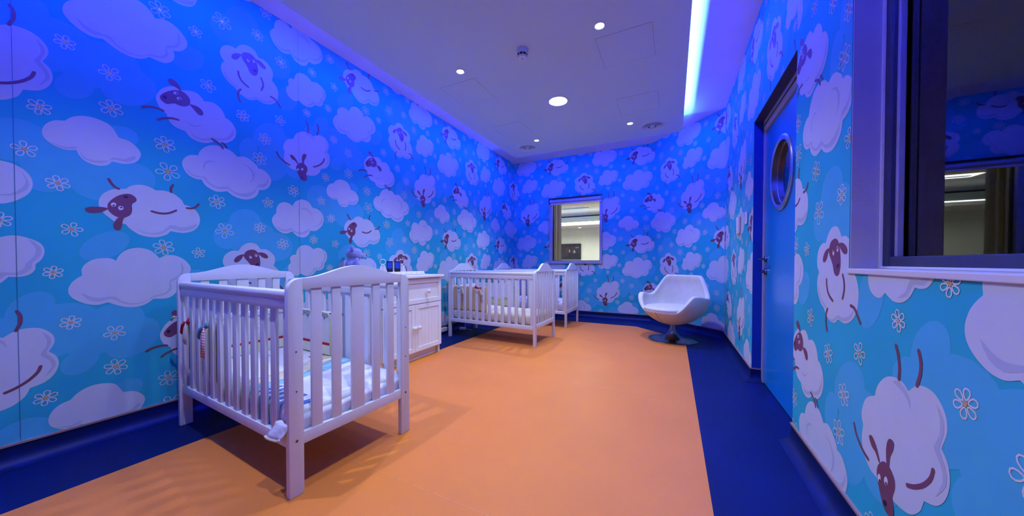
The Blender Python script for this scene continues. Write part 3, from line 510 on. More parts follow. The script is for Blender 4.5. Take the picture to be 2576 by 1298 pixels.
# left wall
w = struct(obj('wall_left', MB().box(XL - T, XL, YF - T, YA + T, 0, ZC), 'sky'), 'long wall papered with sheep, clouds and daisies')
print_wall(w, [(YF, YA, Z0, ZC, 0)], lambda a, z, o: (XL + o, a, z), (.33, 1.68, 3.03, 4.38))
# back wall with window opening
WX0, WX1, WZ0, WZ1 = -2.128, -1.145, .985, 2.205
mb = MB().box(XL, WX0, YA, YA + T, 0, ZC).box(WX1, BX, YA, YA + T, 0, ZC).box(WX0, WX1, YA, YA + T, 0, WZ0).box(WX0, WX1, YA, YA + T, WZ1, ZC)
mb.prism([(BX, YA), (BX, YA + T), (BX + .05, YA + T)], 0, ZC, lambda a, b, d: (a, b, d))
w = struct(obj('wall_back', mb, 'sky'), 'papered end wall with the small window')
PA = 2.79
print_wall(w, [(XL, WX0, Z0, ZC, PA), (WX1, BX, Z0, ZC, PA), (WX0, WX1, Z0, WZ0, PA), (WX0, WX1, WZ1, ZC, PA)], lambda a, z, o: (a, YA - o, z), (-1.6, -.33 + .001))
# angled corner wall
q = .70710678
LB = (XR - BX) / q
mb = MB().prism([(BX, YA), (BX + .05, YA + T), (XR + T, BY + .05), (XR, BY)], 0, ZC, lambda a, b, d: (a, b, d))
w = struct(obj('wall_back_angled', mb, 'sky'), 'narrow papered wall set at an angle behind the armchair')
print_wall(w, [(0, LB, Z0, ZC, 2.46)], lambda a, z, o: (BX + a * q - o * q, YA - a * q - o * q, z), ())
# right wall with the door recess and the window recess
DY1, DY0, DZ = 3.335, 2.29, 2.17
VY1, VY0, VZ0, VZ1 = 1.675, .25, .972, 2.55
mb = MB()
mb.box(XR, XR + .30, DY1, BY + .05, 0, ZC).box(XR, XR + .30, DY0, DY1, DZ, ZC).box(XR, XR + .30, VY1, DY0, 0, ZC)
mb.box(XR, XR + .30, VY0, VY1, 0, VZ0).box(XR, XR + .30, VY0, VY1, VZ1, ZC).box(XR, XR + .30, YF - T, VY0, 0, ZC)
wr = struct(obj('wall_right', mb, 'sky'), 'papered wall with the blue door and the deep window')
PC, PD = 3.779 - .12, 3.779 + .435
A = lambda y: BY - y
print_wall(wr, [(0, A(DY1), Z0, ZC, PC), (A(DY1), A(DY0), DZ, ZC, PC), (A(DY0), A(VY1), Z0, ZC, PD), (A(VY1), A(VY0), Z0, VZ0, PD), (A(VY1), A(VY0), VZ1, ZC, PD), (A(VY0), A(YF), Z0, ZC, PD)],
           lambda a, z, o: (XR - o, BY - a, z), (A(4.2),))
# wall behind the camera
struct(obj('wall_front', MB().box(XL, XR, YF - T, YF, 0, ZC), 'plaster'), 'plain wall behind the viewer')

# ------------------------------------------------------------------ ceiling: high cove plus suspended panel
ceil = struct(obj('ceiling', MB().box(XL - T, XR + .3, YF - T, YA + T, ZC, ZC + .08), 'cove'), 'white ceiling cove washed by blue light')
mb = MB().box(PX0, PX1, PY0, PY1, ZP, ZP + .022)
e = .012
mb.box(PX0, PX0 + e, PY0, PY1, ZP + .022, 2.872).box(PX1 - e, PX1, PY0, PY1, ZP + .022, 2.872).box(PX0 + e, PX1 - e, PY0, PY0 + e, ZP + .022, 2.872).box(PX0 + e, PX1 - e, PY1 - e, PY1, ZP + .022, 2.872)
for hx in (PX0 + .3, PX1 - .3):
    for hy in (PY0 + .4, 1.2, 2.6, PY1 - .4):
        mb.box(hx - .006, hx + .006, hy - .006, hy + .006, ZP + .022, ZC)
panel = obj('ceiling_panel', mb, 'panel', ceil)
panel['label'] = 'suspended flat ceiling panel'
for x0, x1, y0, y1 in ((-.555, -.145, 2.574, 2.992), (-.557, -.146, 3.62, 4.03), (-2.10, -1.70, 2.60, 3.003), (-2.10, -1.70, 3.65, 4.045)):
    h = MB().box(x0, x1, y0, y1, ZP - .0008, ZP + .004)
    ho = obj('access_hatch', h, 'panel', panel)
    g = .0016
    for a in ((x0 - g, x0, y0, y1), (x1, x1 + g, y0, y1), (x0 - g, x1 + g, y0 - g, y0), (x0 - g, x1 + g, y1, y1 + g)):
        ho2 = MB().box(a[0], a[1], a[2], a[3], ZP - .0006, ZP + .001)
        # the dark gap round the hatch
        if a[0] == x0 - g and a[1] == x0: acc = ho2
        else:
            acc.box(a[0], a[1], a[2], a[3], ZP - .0006, ZP + .001)
    gp = obj('hatch_gap', acc, 'gap', panel)

# ------------------------------------------------------------------ coved skirting
PROF = [(0, 0), (0, .105), (.007, .105), (.007, .060), (.010, .042), (.018, .025), (.032, .011), (.048, .004), (.065, .0012), (.065, 0)]
CAPP = [(0, .100), (0, .110), (.011, .110), (.011, .100)]
def offset_path(path, d):
    out = []
    for i, p in enumerate(path):
        ns = []
        for a, b in ((i - 1, i), (i, i + 1)):
            if a < 0 or b >= len(path): continue
            dx, dy = path[b][0] - path[a][0], path[b][1] - path[a][1]
            l = math.hypot(dx, dy); ns.append((dy / l, -dx / l))
        nx, ny = sum(n[0] for n in ns), sum(n[1] for n in ns)
        l = math.hypot(nx, ny); nx, ny = nx / l, ny / l
        c = nx * ns[0][0] + ny * ns[0][1]
        out.append((p[0] + nx * d / c, p[1] + ny * d / c))
    return out
def skirting(path, names, labels):
    for prof, m, nm in ((PROF, 'navy', None), (CAPP, 'cap', 'cap_strip')):
        rows = [offset_path(path, d) for d, z in prof]
        for i in range(len(path) - 1):
            k = len(prof)
            v = [(rows[j][i][0], rows[j][i][1], prof[j][1]) for j in range(k)] + [(rows[j][i + 1][0], rows[j][i + 1][1], prof[j][1]) for j in range(k)]
            f = [(j, (j + 1) % k, k + (j + 1) % k, k + j) for j in range(k)] + [tuple(range(k)), tuple(range(2 * k - 1, k - 1, -1))]
            o = obj(nm or names[i], MB().add(v, f), m, SK.get(names[i]) if nm else None, smooth=not nm)
            if not nm:
                struct(o, labels[i]); SK[names[i]] = o
SK = {}
skirting([(XL, YF), (XL, YA), (BX, YA), (XR, BY), (XR, DY1), (XR + .064, DY1)], ['baseboard_left', 'baseboard_back', 'baseboard_angled', 'baseboard_right', 'baseboard_door_side'],
         ['navy coved skirting along the long wall', 'navy coved skirting below the window', 'navy coved skirting behind the armchair', 'navy coved skirting left of the door', 'short navy skirting turning into the door recess'])
skirting([(XR, DY0), (XR, YF)], ['baseboard_right_front'], ['navy coved skirting right of the door'])

# ------------------------------------------------------------------ back window with blind box and pane
W = bpy.data.objects.new('window_1', None); COL.objects.link(W); struct(W, 'small internal window in the end wall')
D0, D1 = YA - .028, YA + T
obj('frame_stile', MB().box(WX0 - .012, WX0 + .055, D0, D1, WZ0 - .008, WZ1 + .008), 'frame', W, .004)
obj('frame_stile', MB().box(WX1 - .035, WX1 + .010, D0, D1, WZ0 - .008, WZ1 + .008), 'frame', W, .004)
obj('frame_rail', MB().box(WX0 + .055, WX1 - .035, D0, D1, WZ0 - .008, WZ0 + .045), 'frame', W, .004)
obj('frame_rail', MB().box(WX0 + .055, WX1 - .035, D0 + .02, D1, WZ1 - .03, WZ1 + .008), 'frame', W, .004)
obj('head_shadow_strip', MB().box(WX0 - .012, WX1 + .010, D0 - .015, D0 + .012, WZ1 + .004, WZ1 + .018), 'black', W)
bl = obj('roller_blind', MB().tube([(WX0 + .02, D0 - .022, WZ1 - .052), (WX1 - .004, D0 - .022, WZ1 - .052)], .034, 20), 'frame', W, smooth=True)
obj('bottom_bar', MB().box(WX0 + .03, WX1 - .004, D0 - .028, D0 - .014, WZ1 - .112, WZ1 - .084), 'white_plastic', bl, .003)
obj('end_bracket', MB().box(WX0 + .008, WX0 + .020, D0 - .062, D0, WZ1 - .092, WZ1 - .012), 'black', bl, .003)
obj('bead_chain', MB().tube([(WX0 + .012, D0 - .03, WZ1 - .06), (WX0 + .012, D0 - .03, WZ0 + .16)], .0022, 6), 'frame', bl)
obj('chain_weight', MB().box(WX0 + .004, WX0 + .022, D0 - .04, D0 - .02, WZ0 + .12, WZ0 + .19), 'frame', bl, .003)
obj('pane', MB().box(WX0 + .055, WX1 - .035, YA + .06, YA + .066, WZ0 + .045, WZ1 - .03), 'glass', W)
obj('glazing_bead', MB().box(WX0 + .055, WX0 + .066, YA + .02, YA + .06, WZ0 + .045, WZ1 - .03), 'black', W)
obj('glazing_bead', MB().box(WX0 + .066, WX1 - .035, YA + .02, YA + .06, WZ0 + .045, WZ0 + .053), 'black', W)

# ------------------------------------------------------------------ the room beyond the window
struct(obj('wall_beyond', MB().box(-7, 1, 14, 14.1, 0, 3), 'beyond_wall'), 'pale beige wall of the room beyond the window')
struct(obj('wall_beyond_side', MB().box(-7.1, -7, YA + T, 14.1, 0, 3), 'beyond_wall'), 'side wall of the room beyond the window')
struct(obj('wall_beyond_near', MB().box(1, 1.1, YA + T, 14.1, 0, 3), 'beyond_wall'), 'other side wall of the room beyond the window')
struct(obj('floor_beyond', MB().box(-7, 1, YA + T, 14, -.05, 0), 'beyond_floor'), 'floor of the room beyond the window')
cb = struct(obj('ceiling_beyond', MB().box(-7, 1, YA + T, 14, 3.05, 3.12), 'plaster'), 'ceiling of the room beyond the window')
obj('soffit', MB().box(-7, 1, YA + T, 9.0, 2.62, 2.70).box(-7, 1, 12.6, 14, 2.47, 2.56), 'plaster', cb)
obj('cove_lamp', MB().box(-6.5, .6, 12.64, 12.68, 2.575, 2.60), 'led', cb)
obj('cove_lamp', MB().box(-6.5, .6, 8.92, 8.96, 2.715, 2.74), 'led', cb)
for gx, gy in ((-3.3, 12.0), (-4.3, 11.6)):
    obj('ceiling_vane', MB().box(gx - .5, gx + .5, gy - .05, gy + .05, 3.03, 3.05), 'fabric_blue', cb)
obj('lens', MB().lathe([(0, 0), (.05, 0), (.05, .01), (0, .01)], (-3.53, 13.5, 2.462), 16), 'lamp', cb)
d = bpy.data.lights.new('room_area_light', 'AREA'); d.shape = 'RECTANGLE'; d.size, d.size_y = 3, 2; d.energy = 260; d.color = (1, .97, .90)
lo = bpy.data.objects.new('room_area_light', d); COL.objects.link(lo); lo.location = (-3.4, 10.8, 3.04)
d = bpy.data.lights.new('room_area_light', 'AREA'); d.shape = 'DISK'; d.size = .5; d.energy = 45; d.color = (1, .97, .92)  # added light that brightens the curtain, no real fixture here
lo = bpy.data.objects.new('room_area_light', d); COL.objects.link(lo); lo.location = (-1.2, 6.9, 2.6)
# television on the far wall
tx1 = -3.59
t = thing('television', 'wall-mounted flat television seen through the small window', 'television', (tx1 - .56, 13.9, 1.48))
obj('case', MB().box(-.56, .56, 0, .06, -.345, .345), 'black', t, .008)
obj('screen', MB().box(-.53, .53, -.004, .001, -.31, .31), 'tv', t)
pic = MB()
pic.box(-.53, .53, -.006, -.004, -.08, .25, 0)
obj('screen_picture', pic, 'tv2', t)
for cx, cz, rx, rz in ((.06, .02, .03, .07), (.28, -.01, .05, .07), (.36, .16, .035, .025), (.44, .17, .03, .025)):
    n = 14
    obj('screen_highlight', MB().prism([(cx + rx * math.cos(2 * PI * i / n), cz + rz * math.sin(2 * PI * i / n)) for i in range(n)], -.008, -.006, lambda a, b, d: (a, d, b)), 'tv3', t)
pd = MB().box(-.30, -.06, -.009, -.006, -.24, .10)
obj('screen_figure', pd, 'tv2', t)
# striped curtain
t = thing('curtain', 'vertically striped curtain hanging just behind the small window', 'curtain', (-2.09, YA + T + .10, 0))
pts = []
nS = 22
for i in range(nS + 1):
    pts.append((-.42 + .545 * i / nS, .020 * math.sin(i * 1.9)))
for i in range(nS):
    a, b = pts[i], pts[i + 1]
    obj('curtain_stripe', MB().prism([a, b, (b[0], b[1] + .003), (a[0], a[1] + .003)], 0, 2.62, lambda x, y, z: (x, y, z)), 'cur%d' % ((i * 5 + i // 3) % 8), t)

# ------------------------------------------------------------------ blue door in its recess
D = bpy.data.objects.new('door_1', None); COL.objects.link(D); struct(D, 'blue door with a round porthole')
FX = XR + .064
obj('jamb_lining', MB().box(XR + .001, FX, DY1 - .004, DY1 + .02, .11, DZ), 'reveal_blue', D)
obj('jamb_lining', MB().box(XR + .001, FX, DY0 - .02, DY0 + .004, 0, DZ), 'reveal_blue', D)
obj('head_lining', MB().box(XR + .001, FX, DY0, DY1, DZ - .004, DZ + .02), 'frame_dark', D)
obj('frame_stile', MB().box(FX, FX + .05, DY1 - .035, DY1 + .02, 0, DZ), 'frame', D, .004)
obj('frame_stile', MB().box(FX, FX + .05, DY0 - .02, DY0 + .035, 0, DZ), 'frame', D, .004)
obj('frame_head', MB().box(FX, FX + .05, DY0 + .035, DY1 - .035, DZ - .095, DZ), 'frame', D, .006)
obj('frame_groove', MB().box(FX - .003, FX + .001, DY0 + .035, DY1 - .035, DZ - .052, DZ - .042), 'black', D)
LX = FX + .014
pc_y, pc_z, pr_ = 2.868, 1.628, .235
n = 40
# leaf with a real round hole: built from a ring of quads
mb = MB()
ly0, ly1, lz0, lz1 = DY0 + .037, DY1 - .037, .008, DZ - .098
ang = [2 * PI * i / n for i in range(n)]
def edge_pt(t):
    c, s = math.cos(t), math.sin(t)
    k = 1e9
    if c > 1e-6: k = min(k, (ly1 - pc_y) / c)
    if c < -1e-6: k = min(k, (ly0 - pc_y) / c)
    if s > 1e-6: k = min(k, (lz1 - pc_z) / s)
    if s < -1e-6: k = min(k, (lz0 - pc_z) / s)
    return (pc_y + c * k, pc_z + s * k)
# corners have to be hit exactly
for cy_, cz_ in ((ly0, lz0), (ly0, lz1), (ly1, lz0), (ly1, lz1)):
    ang.append(math.atan2(cz_ - pc_z, cy_ - pc_y) % (2 * PI))
ang.sort()
N = len(ang)
for xx in (LX, LX + .04):
    for t_ in ang: mb.v.append((xx, pc_y + pr_ * math.cos(t_), pc_z + pr_ * math.sin(t_)))
    for t_ in ang:
        y_, z_ = edge_pt(t_); mb.v.append((xx, y_, z_))
for i in range(N):
    j = (i + 1) % N
    for fq in ((i, j, N + j, N + i), (2 * N + j, 2 * N + i, 3 * N + i, 3 * N + j), (i, 2 * N + i, 2 * N + j, j), (N + i, N + j, 3 * N + j, 3 * N + i)):
        mb.f.append(fq); mb.m.append(0)
leaf = obj('door_leaf', mb, 'door', D)
fnx = lambda r, t, z: (z, pc_y + r * math.cos(t), pc_z + r * math.sin(t))
obj('porthole_ring', MB().lathe([(.222, LX + .045), (.222, LX - .012), (.232, LX - .018), (.252, LX - .018), (.262, LX - .010), (.262, LX - .001), (.236, LX + .0)], n=48, fn=fnx), 'steel', leaf, smooth=True)
obj('porthole_sleeve', MB().lathe([(.221, LX + .0), (.221, LX + .022), (.214, LX + .022), (.214, LX + .027), (.221, LX + .027), (.221, LX + .06), (.236, LX + .06), (.236, LX + .0)], n=48, fn=fnx), 'steel', leaf, smooth=True)
obj('porthole_pane', MB().lathe([(0, LX + .024), (.22, LX + .024), (.22, LX + .028), (0, LX + .028)], n=48, fn=fnx), 'glass', leaf)
hy = 3.262
h = obj('handle_rose', MB().lathe([(0, LX - .012), (.024, LX - .012), (.026, LX - .008), (.026, LX)], n=24, fn=lambda r, t, z: (z, hy + r * math.cos(t), 1.027 + r * math.sin(t))), 'chrome', leaf, smooth=True)
obj('lever', MB().tube([(LX - .008, hy, 1.027), (LX - .045, hy, 1.027), (LX - .052, hy - .010, 1.027), (LX - .052, hy - .12, 1.027)], .0085, 12), 'chrome', leaf, smooth=True)
obj('lock_escutcheon', MB().lathe([(0, LX - .012), (.024, LX - .012), (.026, LX - .008), (.026, LX)], n=24, fn=lambda r, t, z: (z, hy + r * math.cos(t), .925 + r * math.sin(t))), 'chrome', leaf, smooth=True)
obj('thumb_turn', MB().box(LX - .03, LX - .01, hy - .004, hy + .004, .912, .938), 'chrome', leaf, .002)
# corridor behind the porthole
struct(obj('wall_corridor', MB().box(XR + 1.25, XR + 1.3, 1.9, 4.6, 0, 2.6), 'beyond_wall'), 'corridor wall glimpsed through the porthole')
struct(obj('floor_corridor', MB().box(XR + .30, XR + 1.25, 1.9, 4.6, -.05, 0), 'beyond_floor'), 'corridor floor behind the door')
struct(obj('ceiling_corridor', MB().box(XR + .30, XR + 1.25, 1.9, 4.6, 2.6, 2.65), 'plaster'), 'corridor ceiling behind the door')
d = bpy.data.lights.new('corridor_lamp', 'AREA'); d.size = .5; d.energy = 9; d.color = (.75, .85, 1)
lo = bpy.data.objects.new('corridor_lamp', d); COL.objects.link(lo); lo.location = (XR + .8, 3.3, 2.58)

# ------------------------------------------------------------------ deep window on the right
W2 = bpy.data.objects.new('window_2', None); COL.objects.link(W2); struct(W2, 'deep window with a dark night pane on the right wall')
obj('reveal', MB().box(XR + .002, XR + .085, VY1 - .004, VY1 + .02, VZ0, VZ1), 'plaster_rough', W2)
obj('reveal', MB().box(XR + .002, XR + .085, VY0 - .02, VY0 + .004, VZ0, VZ1), 'plaster_rough', W2)
obj('reveal_head', MB().box(XR + .002, XR + .085, VY0, VY1, VZ1 - .004, VZ1 + .02), 'plaster_rough', W2)
obj('window_sill', MB().box(XR - .006, XR + .085, VY0, VY1 + .002, VZ0 - .014, VZ0 + .005), 'plaster', W2, .003)
obj('sealant_bead', MB().tube([(XR + .083, VY1 - .008, VZ0 + .004), (XR + .083, VY1 - .008, VZ1)], .007, 8), 'plaster', W2)
obj('sealant_bead', MB().tube([(XR + .083, VY1 - .008, VZ0 + .008), (XR + .083, VY0, VZ0 + .008)], .006, 8), 'plaster', W2)
fx = XR + .085
obj('frame_stile', MB().box(fx, fx + .07, VY1 - .052, VY1 + .01, VZ0 + .006, VZ1), 'frame_dark', W2, .004)
obj('frame_rail', MB().box(fx, fx + .07, VY0 + .05, VY1 - .052, VZ0 + .006, VZ0 + .048), 'frame_dark', W2, .004)
obj('frame_rail', MB().box(fx, fx + .07, VY0 + .05, VY1 - .052, VZ1 - .06, VZ1), 'frame_dark', W2, .004)
obj('frame_stile', MB().box(fx, fx + .07, VY0 - .01, VY0 + .05, VZ0 + .006, VZ1), 'frame_dark', W2, .004)
obj('inner_bead', MB().box(fx + .012, fx + .03, VY1 - .066, VY1 - .052, VZ0 + .048, VZ1 - .06), 'frame', W2, .003)
obj('grey_strip', MB().box(fx + .05, fx + .06, VY1 - .100, VY1 - .088, VZ0 + .055, VZ1 - .06), 'grey_plastic', W2)  # thin upright grey strip behind the pane
obj('pane', MB().box(fx + .035, fx + .041, VY0 + .05, VY1 - .052, VZ0 + .048, VZ1 - .06), 'glass_dark', W2)
obj('outer_board', MB().box(fx + .09, fx + .10, VY0 - .02, VY1 + .02, VZ0 - .02, VZ1 + .02), 'night', W2)

# ================================================================== CEILING FIXTURES
def inst(name, src, parent, loc=(0, 0, 0), rot=(0, 0, 0)):
    o = bpy.data.objects.new(name, src.data); COL.objects.link(o)
    o.parent = parent; o.location = loc; o.rotation_euler = rot
    return o
_ring = _lens = None
def spotlight(x, y, label):
    global _ring, _lens
    t = thing('ceiling_spotlight', label, 'spotlight', (x, y, ZP), 0, 'small recessed spotlights in the ceiling panel')
    if _ring is None:
        _ring = obj('trim_ring', MB().lathe([(.031, .004), (.031, -.004), (.036, -.007), (.044, -.004), (.046, .001)], n=28), 'fixture', t, smooth=True)
        _lens = obj('lens', MB().lathe([(0, -.0045), (.020, -.004), (.031, -.001)], n=24), 'lamp', t, smooth=True)
    else:
        inst('trim_ring', _ring, t); inst('lens', _lens, t)
    d = bpy.data.lights.new('spot_lamp', 'SPOT'); d.energy = SPOT_POWER * PI; d.color = SPOT_COLOR
    d.spot_size = R(114); d.spot_blend = 1.0; d.shadow_soft_size = .020
    l = bpy.data.objects.new('spot_lamp', d); COL.objects.link(l); l.location = (x, y, ZP - .03)
spotlight(-.495, 2.44, 'small ceiling spotlight next to the nearest square hatch, right of the smoke detector')
spotlight(-1.752, 2.45, 'small ceiling spotlight to the left of the smoke detector')
spotlight(-.492, 4.31, 'small ceiling spotlight next to the right-hand round vent')
spotlight(-1.757, 4.311, 'small ceiling spotlight next to the left-hand round vent')
spotlight(-.495, .57, 'small ceiling spotlight above the viewer on the right')
spotlight(-1.752, .57, 'small ceiling spotlight above the nearest crib')
def downlight(x, y, label):
    t = thing('round_downlight', label, 'downlight', (x, y, ZP), 0, 'large round downlights along the middle of the panel')
    obj('trim_ring', MB().lathe([(.094, .004), (.094, -.004), (.100, -.008), (.110, -.005), (.113, .001)], n=40), 'fixture', t, smooth=True)
    obj('lens', MB().lathe([(0, -.006), (.06, -.005), (.094, -.001)], n=36), 'lamp', t, smooth=True)
    d = bpy.data.lights.new('downlight_lamp', 'AREA'); d.shape = 'DISK'; d.size = .17; d.spread = R(130); d.energy = BIG_POWER; d.color = SPOT_COLOR
    l = bpy.data.objects.new('downlight_lamp', d); COL.objects.link(l); l.location = (x, y, ZP - .012)
downlight(-1.123, 3.37, 'large round ceiling light in the middle of the panel, lit')
downlight(-1.123, 1.50, 'large round ceiling light just above the viewer')
def vent(x, y, label):
    t = thing('round_air_vent', label, 'air vent', (x, y, ZP), 0, 'round air vents in the ceiling panel')
    obj('flange', MB().lathe([(.122, .006), (.126, -.004), (.140, -.009), (.160, -.007), (.165, .0)], n=40), 'fixture', t, smooth=True)
    obj('throat', MB().lathe([(0, -.0006), (.126, -.0006)], n=40), 'black', t)
    for r in (.104, .078, .052):
        obj('ring_vane', MB().lathe([(r + .021, -.009), (r + .014, -.012), (r - .002, -.003), (r + .003, -.001), (r + .021, -.009)], n=36), 'fixture', t, smooth=True)
    obj('centre_cone', MB().lathe([(0, -.009), (.030, -.008), (.036, -.003), (.03, -.001)], n=28), 'fixture', t, smooth=True)
vent(-.246, 4.538, 'round concentric air vent near the right corner of the ceiling panel')
vent(-2.004, 4.548, 'round concentric air vent near the left corner of the ceiling panel')
t = thing('smoke_detector', 'white domed smoke detector hanging from the ceiling panel', 'smoke detector', (-1.119, 2.432, ZP))
obj('base', MB().lathe([(.0, 0), (.046, 0), (.048, -.012), (.047, -.030), (.044, -.040), (0, -.040)], n=32), 'fixture', t, smooth=True)
obj('slot_band', MB().lathe([(.0, -.040), (.041, -.040), (.039, -.060), (0, -.060)], n=32), 'black', t)
for i in range(9):
    a = 2 * PI * i / 9 + .2
    obj('cage_rib', MB().box(-.0025, .0025, .038, .0425, -.061, -.039), 'fixture', t).rotation_euler = (0, 0, a)
obj('cap', MB().lathe([(.041, -.058), (.041, -.064), (.036, -.072), (.0, -.075)], n=32), 'fixture', t, smooth=True)
obj('test_button', MB().lathe([(.007, -.073), (.006, -.077), (0, -.0775)], n=12), 'grey_plastic', t)

# ================================================================== CRIBS
CL, CW = 1.285, .655
def bump01(s): return .5 * (1 + math.cos(PI * max(-1, min(1, s))))
def crib_meshes(style):
    K = {}
    hid = []
    pw = .060 if style == 1 else .048
    top = .932 if style == 1 else .895
    rr = .050 if style == 1 else .040
    pt = .030
    # post profile (y outward, z)
    pol = [(-pw, 0), (0, 0)] + [(-rr + rr * math.cos(a), top - rr + rr * math.sin(a)) for a in [R(x) for x in range(0, 91, 15)]] + [(-pw, top + .001)]
    K['post'] = (MB().prism(pol, -pt / 2, pt / 2, lambda a, b, d: (d, a, b)), pw)
    w = CW / 2 - pw
    pk = .053 if style == 1 else .093
    k = 28
    up = []
    for i in range(k + 1):
        s = -1 + 2 * i / k
        f = bump01(s) if style == 1 else (1 - (lambda q: q * q * (3 - 2 * q))(max(0, min(1, (abs(s) - .14) / .80))))
        up.append((s * w, top + .001 + pk * f))
    pol = [(-w, .886), (w, .886)] + up[::-1]
    K['board'] = MB().prism(pol, -pt / 2 + .002, pt / 2 - .002, lambda a, b, d: (d, a, b))
    K['end_rail'] = MB().box(-.012, .012, -w, w, .212, .264)
    if style == 1:
        K['end_slats'] = [(-.205, .047), (-.112, .043), (0, .069), (.108, .043), (.201, .044)]
    else:
        K['end_slats'] = [(-w + (i + 1) * 2 * w / 7 , .034) for i in range(6)]
    return K, pw, w
def make_crib(style, label, loc, rz, group):
    t = thing('crib', label, 'crib', loc, rz, group)
    K, pw, w = crib_meshes(style)
    ex = CL / 2 - .015
    first = {}
    def put(nm, key, mb, pos, rot=(0, 0, 0), bev=.003):
        if key in first: return inst(nm, first[key], t, pos, rot)
        o = obj(nm, mb, 'wood', t, bev, 2, smooth=True); o.location = pos; o.rotation_euler = rot
        first[key] = o
        return o
    for sx in (-1, 1):
        for sy in (-1, 1):
            put('post', 'post', K['post'][0], (sx * ex, sy * CW / 2, 0), (0, 0, 0 if sy > 0 else PI), .005)
        put('arched_board', 'board', K['board'], (sx * ex, 0, 0), (0, 0, 0), .004)
        put('end_rail', 'erail', K['end_rail'], (sx * ex, 0, 0))
        for y, sw in K['end_slats']:
            put('end_slat', 'es%.3f' % sw, MB().box(-.008, .008, -sw / 2, sw / 2, .262, .888), (sx * ex, y * (1 if sx > 0 else -1), 0), (0, 0, 0), .0035)
    yy = CW / 2 - .024
    x1 = CL / 2 - .031
    railp = [(-.016, .800), (.016, .800), (.016, .838), (.012, .842), (.019, .852), (.021, .864), (.016, .876), (.006, .882), (-.006, .882), (-.016, .876), (-.021, .864), (-.019, .852), (-.012, .842), (-.016, .838)]
    n = 11
    for sy in (-1, 1):
        put('top_rail', 'trail', MB().prism(railp, -x1, x1, lambda a, b, d: (d, a, b)), (0, sy * yy, 0), (0, 0, 0), .0012)
        put('bottom_rail', 'brail', MB().box(-x1, x1, -.013, .013, .204, .252), (0, sy * yy, 0))
        for sx in (-1, 1):
            put('stile', 'stile', MB().box(-.019, .019, -.011, .011, .250, .802), (sx * (x1 - .019), sy * yy, 0))
        for i in range(n):
            x = -x1 + .038 + (2 * x1 - .076) * (i + 1) / (n + 1) + .0
            put('side_slat', 'sslat', MB().box(-.0225, .0225, -.008, .008, .250, .802), (x, sy * yy, 0), (0, 0, 0), .004)
    obj('mattress_base', MB().box(-x1, x1, -yy + .014, yy - .014, .225, .243), 'wood', t)
    bolt = None
    zs = (.238, .45, .62) if style == 1 else (.238,)
    for sx in (-1, 1):
        for sy in (-1, 1):
            for z in zs:
                r = .0055 if z < .3 else .0032
                if style == 1 or True:
                    o = obj('bolt', MB().lathe([(0, .0016), (r, .0012), (r, -.004)], n=12, fn=lambda rr, a, h: (h, rr * math.cos(a), rr * math.sin(a))), 'bolt', t)
                    o.location = (sx * (CL / 2 + .0), sy * (CW / 2 - .030), z)
                    if sx < 0: o.rotation_euler = (0, 0, PI)
    if style == 1:
        for z in (.47, .78):
            o = obj('bolt', MB().lathe([(0, .0016), (.008, .0012), (.008, -.004)], n=12, fn=lambda rr, a, h: (h, rr * math.cos(a), rr * math.sin(a))), 'bolt', t)
            o.location = (-CL / 2 + .030, -CW / 2 + .030, z)
    return t
C1 = ((-2.055, 1.137, 0), R(-2.8))
C2 = ((-2.062, 3.812, 0), R(-1.6))
C3 = ((-2.075, 5.075, 0), R(-1.4))
make_crib(1, 'large white slatted crib nearest the viewer, with wide centre slats in its ends', *C1, group='white slatted cribs')
make_crib(2, 'white slatted crib with a yellow bumper, standing beside the white dresser', *C2, group='white slatted cribs')
make_crib(2, 'white slatted crib farthest back, below the small window', *C3, group='white slatted cribs')

def soft_box(x0, x1, y0, y1, z0, z1, r, amp, seed, nx=26, ny=14, nz=5):
    """pillowy box: sides wrinkled by summed sines"""
    rnd = random.Random(seed)
    ws = [(rnd.uniform(6, 26), rnd.uniform(6, 26), rnd.uniform(8, 30), rnd.uniform(0, 6)) for _ in range(6)]
    def dz(p): return amp * sum(math.sin(a * p[0] + b * p[1] * 1.3 + c * p[2] + d) for a, b, c, d in ws) / 3
    mb = MB()
    def pt(u, v, w):      # -1..1 cube to rounded box
        p = Vector((x0 + (x1 - x0) * (u + 1) / 2, y0 + (y1 - y0) * (v + 1) / 2, z0 + (z1 - z0) * (w + 1) / 2))
        c = Vector((max(x0 + r, min(x1 - r, p.x)), max(y0 + r, min(y1 - r, p.y)), max(z0 + r, min(z1 - r, p.z))))
        d = p - c
        if d.length > 1e-6:
            nn = d.normalized()
            p = c + nn * (r + dz(p) * (1 if nn.z > -.2 else .2))
        return p
    L = lambda n: [-1 + 2 * i / n for i in range(n + 1)]
    for w_ in (-1, 1): mb.grid([[pt(u, v, w_) for u in L(nx)] for v in L(ny)])
    for v_ in (-1, 1): mb.grid([[pt(u, v_, w) for u in L(nx)] for w in L(nz)])
    for u_ in (-1, 1): mb.grid([[pt(u_, v, w) for v in L(ny)] for w in L(nz)])
    return mb
IX, IY = CL / 2 - .036, CW / 2 - .044
def place(o, C):
    o.location = C[0]; o.rotation_euler = (0, 0, C[1]); return o
place(tag(obj('mattress', soft_box(-IX, IX, -IY, IY, .245, .352, .03, .0015, 1), 'fabric_white', None, smooth=True, merge=True, autosmooth=False), 'white mattress under the striped quilt in the nearest crib', 'mattress', 'crib mattresses'), C1)
place(tag(obj('mattress', soft_box(-IX, IX, -IY, IY, .245, .372, .035, .004, 2), 'fabric_pale_yellow', None, smooth=True, merge=True, autosmooth=False), 'pale yellow sheeted mattress in the crib beside the dresser', 'mattress', 'crib mattresses'), C2)
